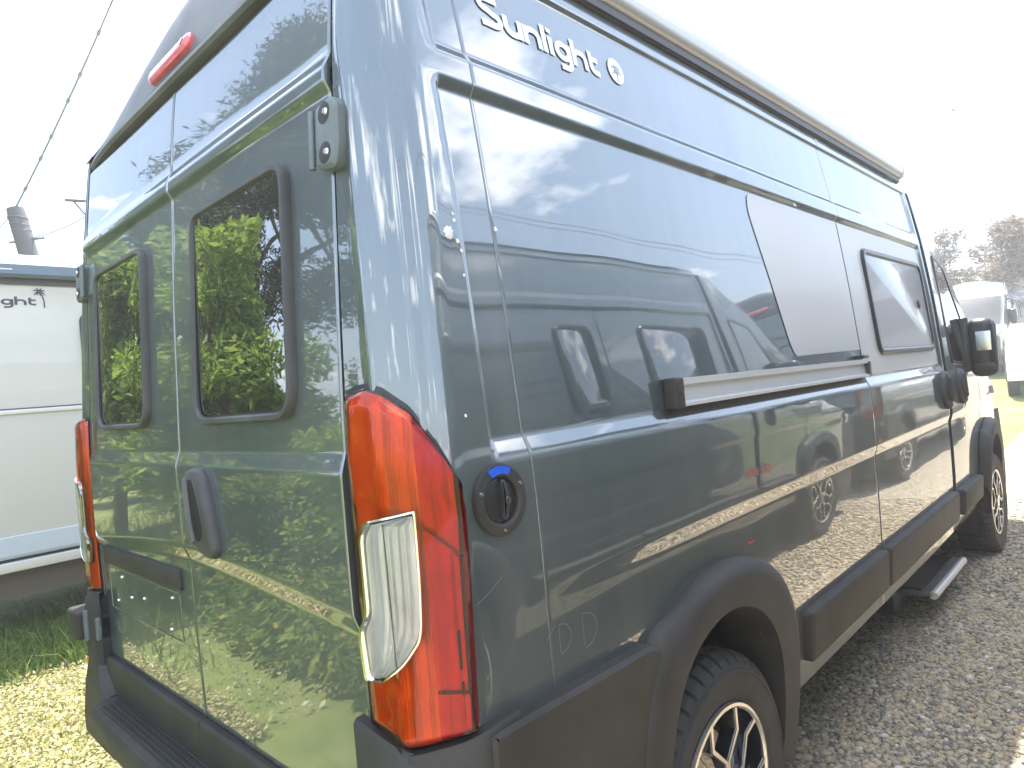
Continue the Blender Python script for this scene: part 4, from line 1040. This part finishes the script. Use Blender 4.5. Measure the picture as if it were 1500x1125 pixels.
def sag(a, b_, s_, n_=20): return [a.lerp(b_, t) - Vector((0, 0, s_ * 4 * t * (1 - t))) for t in np.linspace(0, 1, n_)]
def wire(label, a, b_, r_, s_, m=M['wire'], joints=()):
    R = empty("power_line", a); lo = lambda q: tuple(Vector(q) - Vector(a)); pts = sag(a, b_, s_)
    MB().tube([lo(q) for q in pts], r_, 6).build("cable", m, R)
    for t in joints:
        i = int(t * 19); MB().tube([lo(pts[i]), lo(pts[i].lerp(pts[i + 1], .35))], r_ * 1.7, 8).build("cable_clip", m, R)
    return tag(R, label, "power line")
wire("thick bundled cable climbing steeply from the pole top", P0, Vector((-5.047, 1.676, 5.720)), .011, .06, joints=(.15, .3, .42, .55, .68, .8))
wire("thin cable sagging from the pole towards the van's roof edge", Vector((-7.678, 1.245, 3.664)), Vector((-6.455, 1.721, 3.830)), .006, .06)
wire("short stay cable running left from the pole top", Vector((-7.774, 1.152, 4.001)), Vector((-9.542, .847, 3.824)), .006, .08)
q0, q1 = Vector((-8.471, 1.867, 4.417)), Vector((-8.119, 2.204, 4.347)); arm = empty("lamp_arm", q0)
la = lambda q: tuple(Vector(q) - Vector(q0))
MB().tube([la(q0), la(q1)], .02, 8).build("arm", M['pole'], arm); MB().tube([la(q0.lerp(q1, .2)), la(Vector((-8.276, 2.054, 4.165)))], .012, 6).build("brace", M['pole'], arm)
MB().tube([la(q1), la(q1 - Vector((0, 0, q1.z)))], .05, 10).build("mast", M['pole'], arm)
tag(arm, "far street lamp arm poking out beside the van's upper left edge", "street lamp")
bq = Vector((-3.13, 30.45, 10.51)); bird = empty("bird", bq)
MB().tube([(-.09, 0, 0), (-.03, 0, .01), (.05, 0, 0), (.11, 0, -.01)], [.008, .03, .03, .006], 8).build("body", M['pole'], bird)
for s_ in (1, -1): MB().add([(-.03, 0, .01), (.05, 0, .01), (.02, s_ * .17, .05), (-.04, s_ * .15, .05)], [(0, 1, 2, 3)]).build("wing", M['pole'], bird)
tag(bird, "small dark bird high in the white sky at the right", "bird")
# overhead wires that the flank mirrors
for k, (xa, za) in enumerate(((6.5, 6.2), (7.4, 6.9), (8.2, 7.4))):
    wire(["lowest overhead cable mirrored in the van's upper flank", "middle overhead cable mirrored in the van's upper flank", "topmost overhead cable mirrored in the van's upper flank"][k], Vector((xa, -14, za)), Vector((xa + 1.5, 34, za + .4)), .009, .9)

# ------------------------------------------------------------------ far right: motorhome roof, trees, white car
def far_motorhome():
    R = empty("motorhome", (.1, 27, 1.0))
    MB().loft([[(-dx, y, z) for dx, z in ((0, .5), (0, 2.6), (.12, 2.95), (.5, 3.05), (2.0, 3.05), (2.3, 2.9), (2.3, .5))] for y in (0, .1, 6.5)]).build("body", M['camper_white'], R, angle=25)
    MB().box(-1.9, -.4, -.03, .0, 1.6, 2.2, .01).build("window", M['glass'], R)
    MB().box(-2.3, 0, -.04, 0, .5, .75, .01).build("rear_bumper", M['camper_grey'], R)
    for y in (1.2, 5.0):
        for x in (-.15, -2.15): MB().loft([[(x + dx, y + r_ * math.cos(t), .33 + r_ * math.sin(t)) for t in np.linspace(0, 2 * PI, 24, endpoint=False)] for dx, r_ in ((-.1, .2), (-.1, .33), (.1, .33), (.1, .2))]).build("wheel", M['tyre'], R)
    return tag(R, "far white motorhome with rounded roof showing behind the distant dark van", "motorhome")
far_motorhome()
def car(loc):
    R = empty("car", loc, math.radians(188)); prof = [(-2.0, .35), (-2.05, .75), (-1.9, 1.0), (-1.5, 1.42), (-.6, 1.50), (.35, 1.42), (1.05, 1.0), (1.85, .86), (2.05, .62), (2.0, .32)]
    rings = []
    for x, s_ in ((-.84, .93), (-.78, .99), (0, 1.0), (.78, .99), (.84, .93)):
        rings.append([(x * (1 - .14 * max(0, z - .9) / .5), y * s_, z if s_ > .95 else .35 + (z - .35) * .97) for y, z in prof])
    MB().loft(rings).build("body", M['car_white'], R, angle=50)
    MB().loft([[(x, y, z) for y, z in ((-1.86, 1.08), (-1.55, 1.40), (-1.53, 1.42), (-1.88, 1.06))] for x in (-.60, .60)]).build("rear_window", M['glass'], R)
    for s_ in (1, -1):
        MB().loft([[(s_ * x, y, z) for y, z in ((-1.3, 1.02), (-1.15, 1.36), (.2, 1.36), (.8, 1.02))] for x in (.74, .815)]).build("side_window", M['glass'], R)
        MB().box(*sorted((s_ * .55, s_ * .8)), -2.07, -1.9, .72, .92, .02).build("tail_light", M['lens_red'], R)
        for y in (-1.25, 1.3):
            MB().loft([[(s_ * .74 + dx, y + r_ * math.cos(t), .31 + r_ * math.sin(t)) for t in np.linspace(0, 2 * PI, 28, endpoint=False)] for dx, r_ in ((-.1, .18), (-.1, .31), (.1, .31), (.11, .18))]).build("wheel", M['tyre'], R)
    MB().box(-.8, .8, -2.09, -1.95, .33, .5, .03).build("bumper", M['plastic'], R)
    return tag(R, "white car in bright sun at the right edge of the picture", "car")
cq = Vector((-.119, 16.083, .198))
car((cq.x + .42, cq.y + 1.6, float(gh(cq.x, cq.y))))

def tree(name, label, cat, loc, trunk_h, trunk_r, clumps, n_leaf, leaf, m, seed, lean=(0, 0), droop=None, aspect=.45, limbs=9, group=None):
    rnd = random.Random(seed); R = empty(name, loc)
    top = Vector((lean[0], lean[1], trunk_h)); tp = [Vector((0, 0, -.3)), top * .3 + Vector((rnd.uniform(-.1, .1), rnd.uniform(-.1, .1), 0)), top * .65, top]
    if trunk_r > 0:
        mb = MB(); mb.tube(tp, [trunk_r * 1.25, trunk_r, trunk_r * .75, trunk_r * .3], 12)
        for i in range(limbs):
            c = clumps[rnd.randrange(len(clumps))]; t = rnd.uniform(.35, .95); a = top * t; e = Vector(c[0]); mid = a.lerp(e, .5) + Vector((0, 0, rnd.uniform(-.1, .3)))
            mb.tube([a, mid, e], [trunk_r * .32, trunk_r * .2, trunk_r * .06], 6)
        mb.build("trunk", M['bark'], R)
    vol = np.array([c[1][0] * c[1][1] * c[1][2] for c in clumps]) ** .8; cnt = (vol / vol.sum() * n_leaf).astype(int); P_ = []
    for (c, rad), k in zip(clumps, cnt):
        d = RNG.normal(size=(k, 3)); d /= np.linalg.norm(d, axis=1)[:, None]; rr = RNG.uniform(.25, 1, k) ** .5
        rr *= 1 + .22 * np.sin(5 * d[:, 0] + seed) * np.sin(6 * d[:, 2] + 2 * d[:, 1]); P_.append(np.array(c) + d * rr[:, None] * np.array(rad))
    P_ = np.concatenate(P_); P_ = P_[P_[:, 2] > .02]
    v, f = leaf_cloud(P_, RNG.uniform(leaf * .6, leaf * 1.4, len(P_)), .3, aspect, droop)
    np_mesh("crown", v, f, m, R)
    return tag(R, label, cat, group)
def clumps_of(n_, rx, ry, z0, z1, r_, seed, taper=0.0):
    rnd = random.Random(seed); out = []
    for i in range(n_):
        t = rnd.random(); k = 1 - taper * t; a = rnd.uniform(0, 2 * PI); q = math.sqrt(rnd.random()); s_ = rnd.uniform(.7, 1.25) * r_
        out.append(((rx * k * q * math.cos(a), ry * k * q * math.sin(a), z0 + (z1 - z0) * t), (s_, s_, s_ * .62)))
    return out
# behind the camera on the left: what the rear doors and panes mirror
tree("pine_tree", "tall dark pine behind the camera, mirrored in the van's rear doors", "tree", (-8.9, -4.7, 0), 9.6, .26, clumps_of(44, 2.3, 1.9, 3.6, 9.4, .8, 3, .72), 62000, .15, M['needle'], 3, aspect=.26, limbs=30)
tree("pine_tree", "slim brown-trunked pine mirrored in the right rear window", "tree", (-7.6, -2.95, 0), 5.6, .20, clumps_of(14, 1.5, 1.2, 3.4, 5.6, .7, 8, .3), 16000, .15, M['needle'], 8, aspect=.22, limbs=22)
tree("ash_tree", "young bright green tree mirrored in the rear windows", "tree", (-5.6, -2.55, 0), 3.4, .05, clumps_of(34, 1.25, 1.1, .8, 3.7, .42, 12, .25), 22000, .12, M['fern'], 12, aspect=.42, limbs=18)
tree("ash_tree", "second young ash tree mirrored in the left rear window", "tree", (-7.3, -1.95, 0), 3.2, .05, clumps_of(24, 1.1, .9, .7, 3.6, .45, 17, .3), 14000, .13, M['fern'], 17, aspect=.42, limbs=14)
tree("broadleaf_tree", "wide leafy tree mirrored left of the pine", "tree", (-16, -4.4, 0), 4.2, .16, clumps_of(30, 2.2, 2.2, 1.2, 5.0, .95, 21, .3), 22000, .15, M['leaf'], 21, limbs=16)
tree("broadleaf_tree", "round leafy tree mirrored at the right door's edge", "tree", (-8.5, -8.6, 0), 3.0, .14, clumps_of(26, 1.9, 1.9, .8, 3.8, .85, 33, .3), 20000, .13, M['leaf'], 33, limbs=16)
hq = [(-5.2, -4.4), (-6.6, -4.0), (-8.2, -3.6), (-4.2, -5.3), (-9.8, -3.3), (-11.4, -3.0)]
hl = ["first shrub of the mirrored hedge, nearest the camera", "second shrub of the mirrored hedge", "third shrub of the mirrored hedge", "low shrub before the mirrored hedge", "fourth shrub of the mirrored hedge", "last and farthest shrub of the mirrored hedge"]
for i, (x, y) in enumerate(hq):
    tree("hedge_shrub", hl[i], "shrub", (x, y, 0), 1.0, .03, clumps_of(16, .85, .75, .25, 1.55 + .15 * (i % 3), .42, 40 + i, .25), 9000, .085, M['leaf'], 40 + i, limbs=8, group="hedge shrubs behind the camera")
for i, (x, y, h_) in enumerate(((-.75, -2.25, 1.0), (-1.75, -2.05, 1.15), (-2.75, -2.35, 1.3), (-3.6, -1.75, .9))):
    tree("weed_bush", ["low bush of broad leaves closest behind the van's rear doors", "leafy bush mirrored low in the right rear door", "taller leafy bush mirrored low in the left rear door", "small bush mirrored beside the plate holder"][i], "bush", (x, y, 0), .5, .02, clumps_of(14, .6, .5, .1, h_, .3, 70 + i, .2), 5200, .075, M['leaf'] if i % 2 else M['fern'], 70 + i, limbs=8, group="low bushes behind the rear doors")
# ahead at the right, bleached by the glare
tree("pale_tree", "bleached feathery tree above the distant vans at the right", "tree", (.6, 27, 1.0), 3.0, .12, clumps_of(30, 4.8, 1.4, 2.7, 4.2, .62, 51, .15), 30000, .20, M['dry'], 51, aspect=.2, limbs=14)
tree("far_hedge", "distant green bushes beyond the far van's mirror", "bush", (3.2, 62, 1.2), 1.5, .1, clumps_of(20, 7, 2.5, .4, 2.6, 1.2, 57, .2), 8000, .3, M['leaf'], 57, limbs=5)

# ------------------------------------------------------------------ scattering air added to imitate lens glare
hz = bpy.data.materials.new("glare_air"); hz.use_nodes = True
hz.node_tree.nodes.clear(); ho = N(hz, "ShaderNodeOutputMaterial"); hv = N(hz, "ShaderNodeVolumePrincipled")
hv.inputs["Color"].default_value = (0.96, 0.97, 1.0, 1); hv.inputs["Density"].default_value = 0.0065; hv.inputs["Anisotropy"].default_value = 0.25
L(hz, hv.outputs[0], ho.inputs["Volume"])
tag(MB().box(-152, 152, -152, 172, -1.2, 14.5).build("glare_veil", hz, smooth=False), "scattering air added over the whole yard to imitate lens glare", kind="stuff")
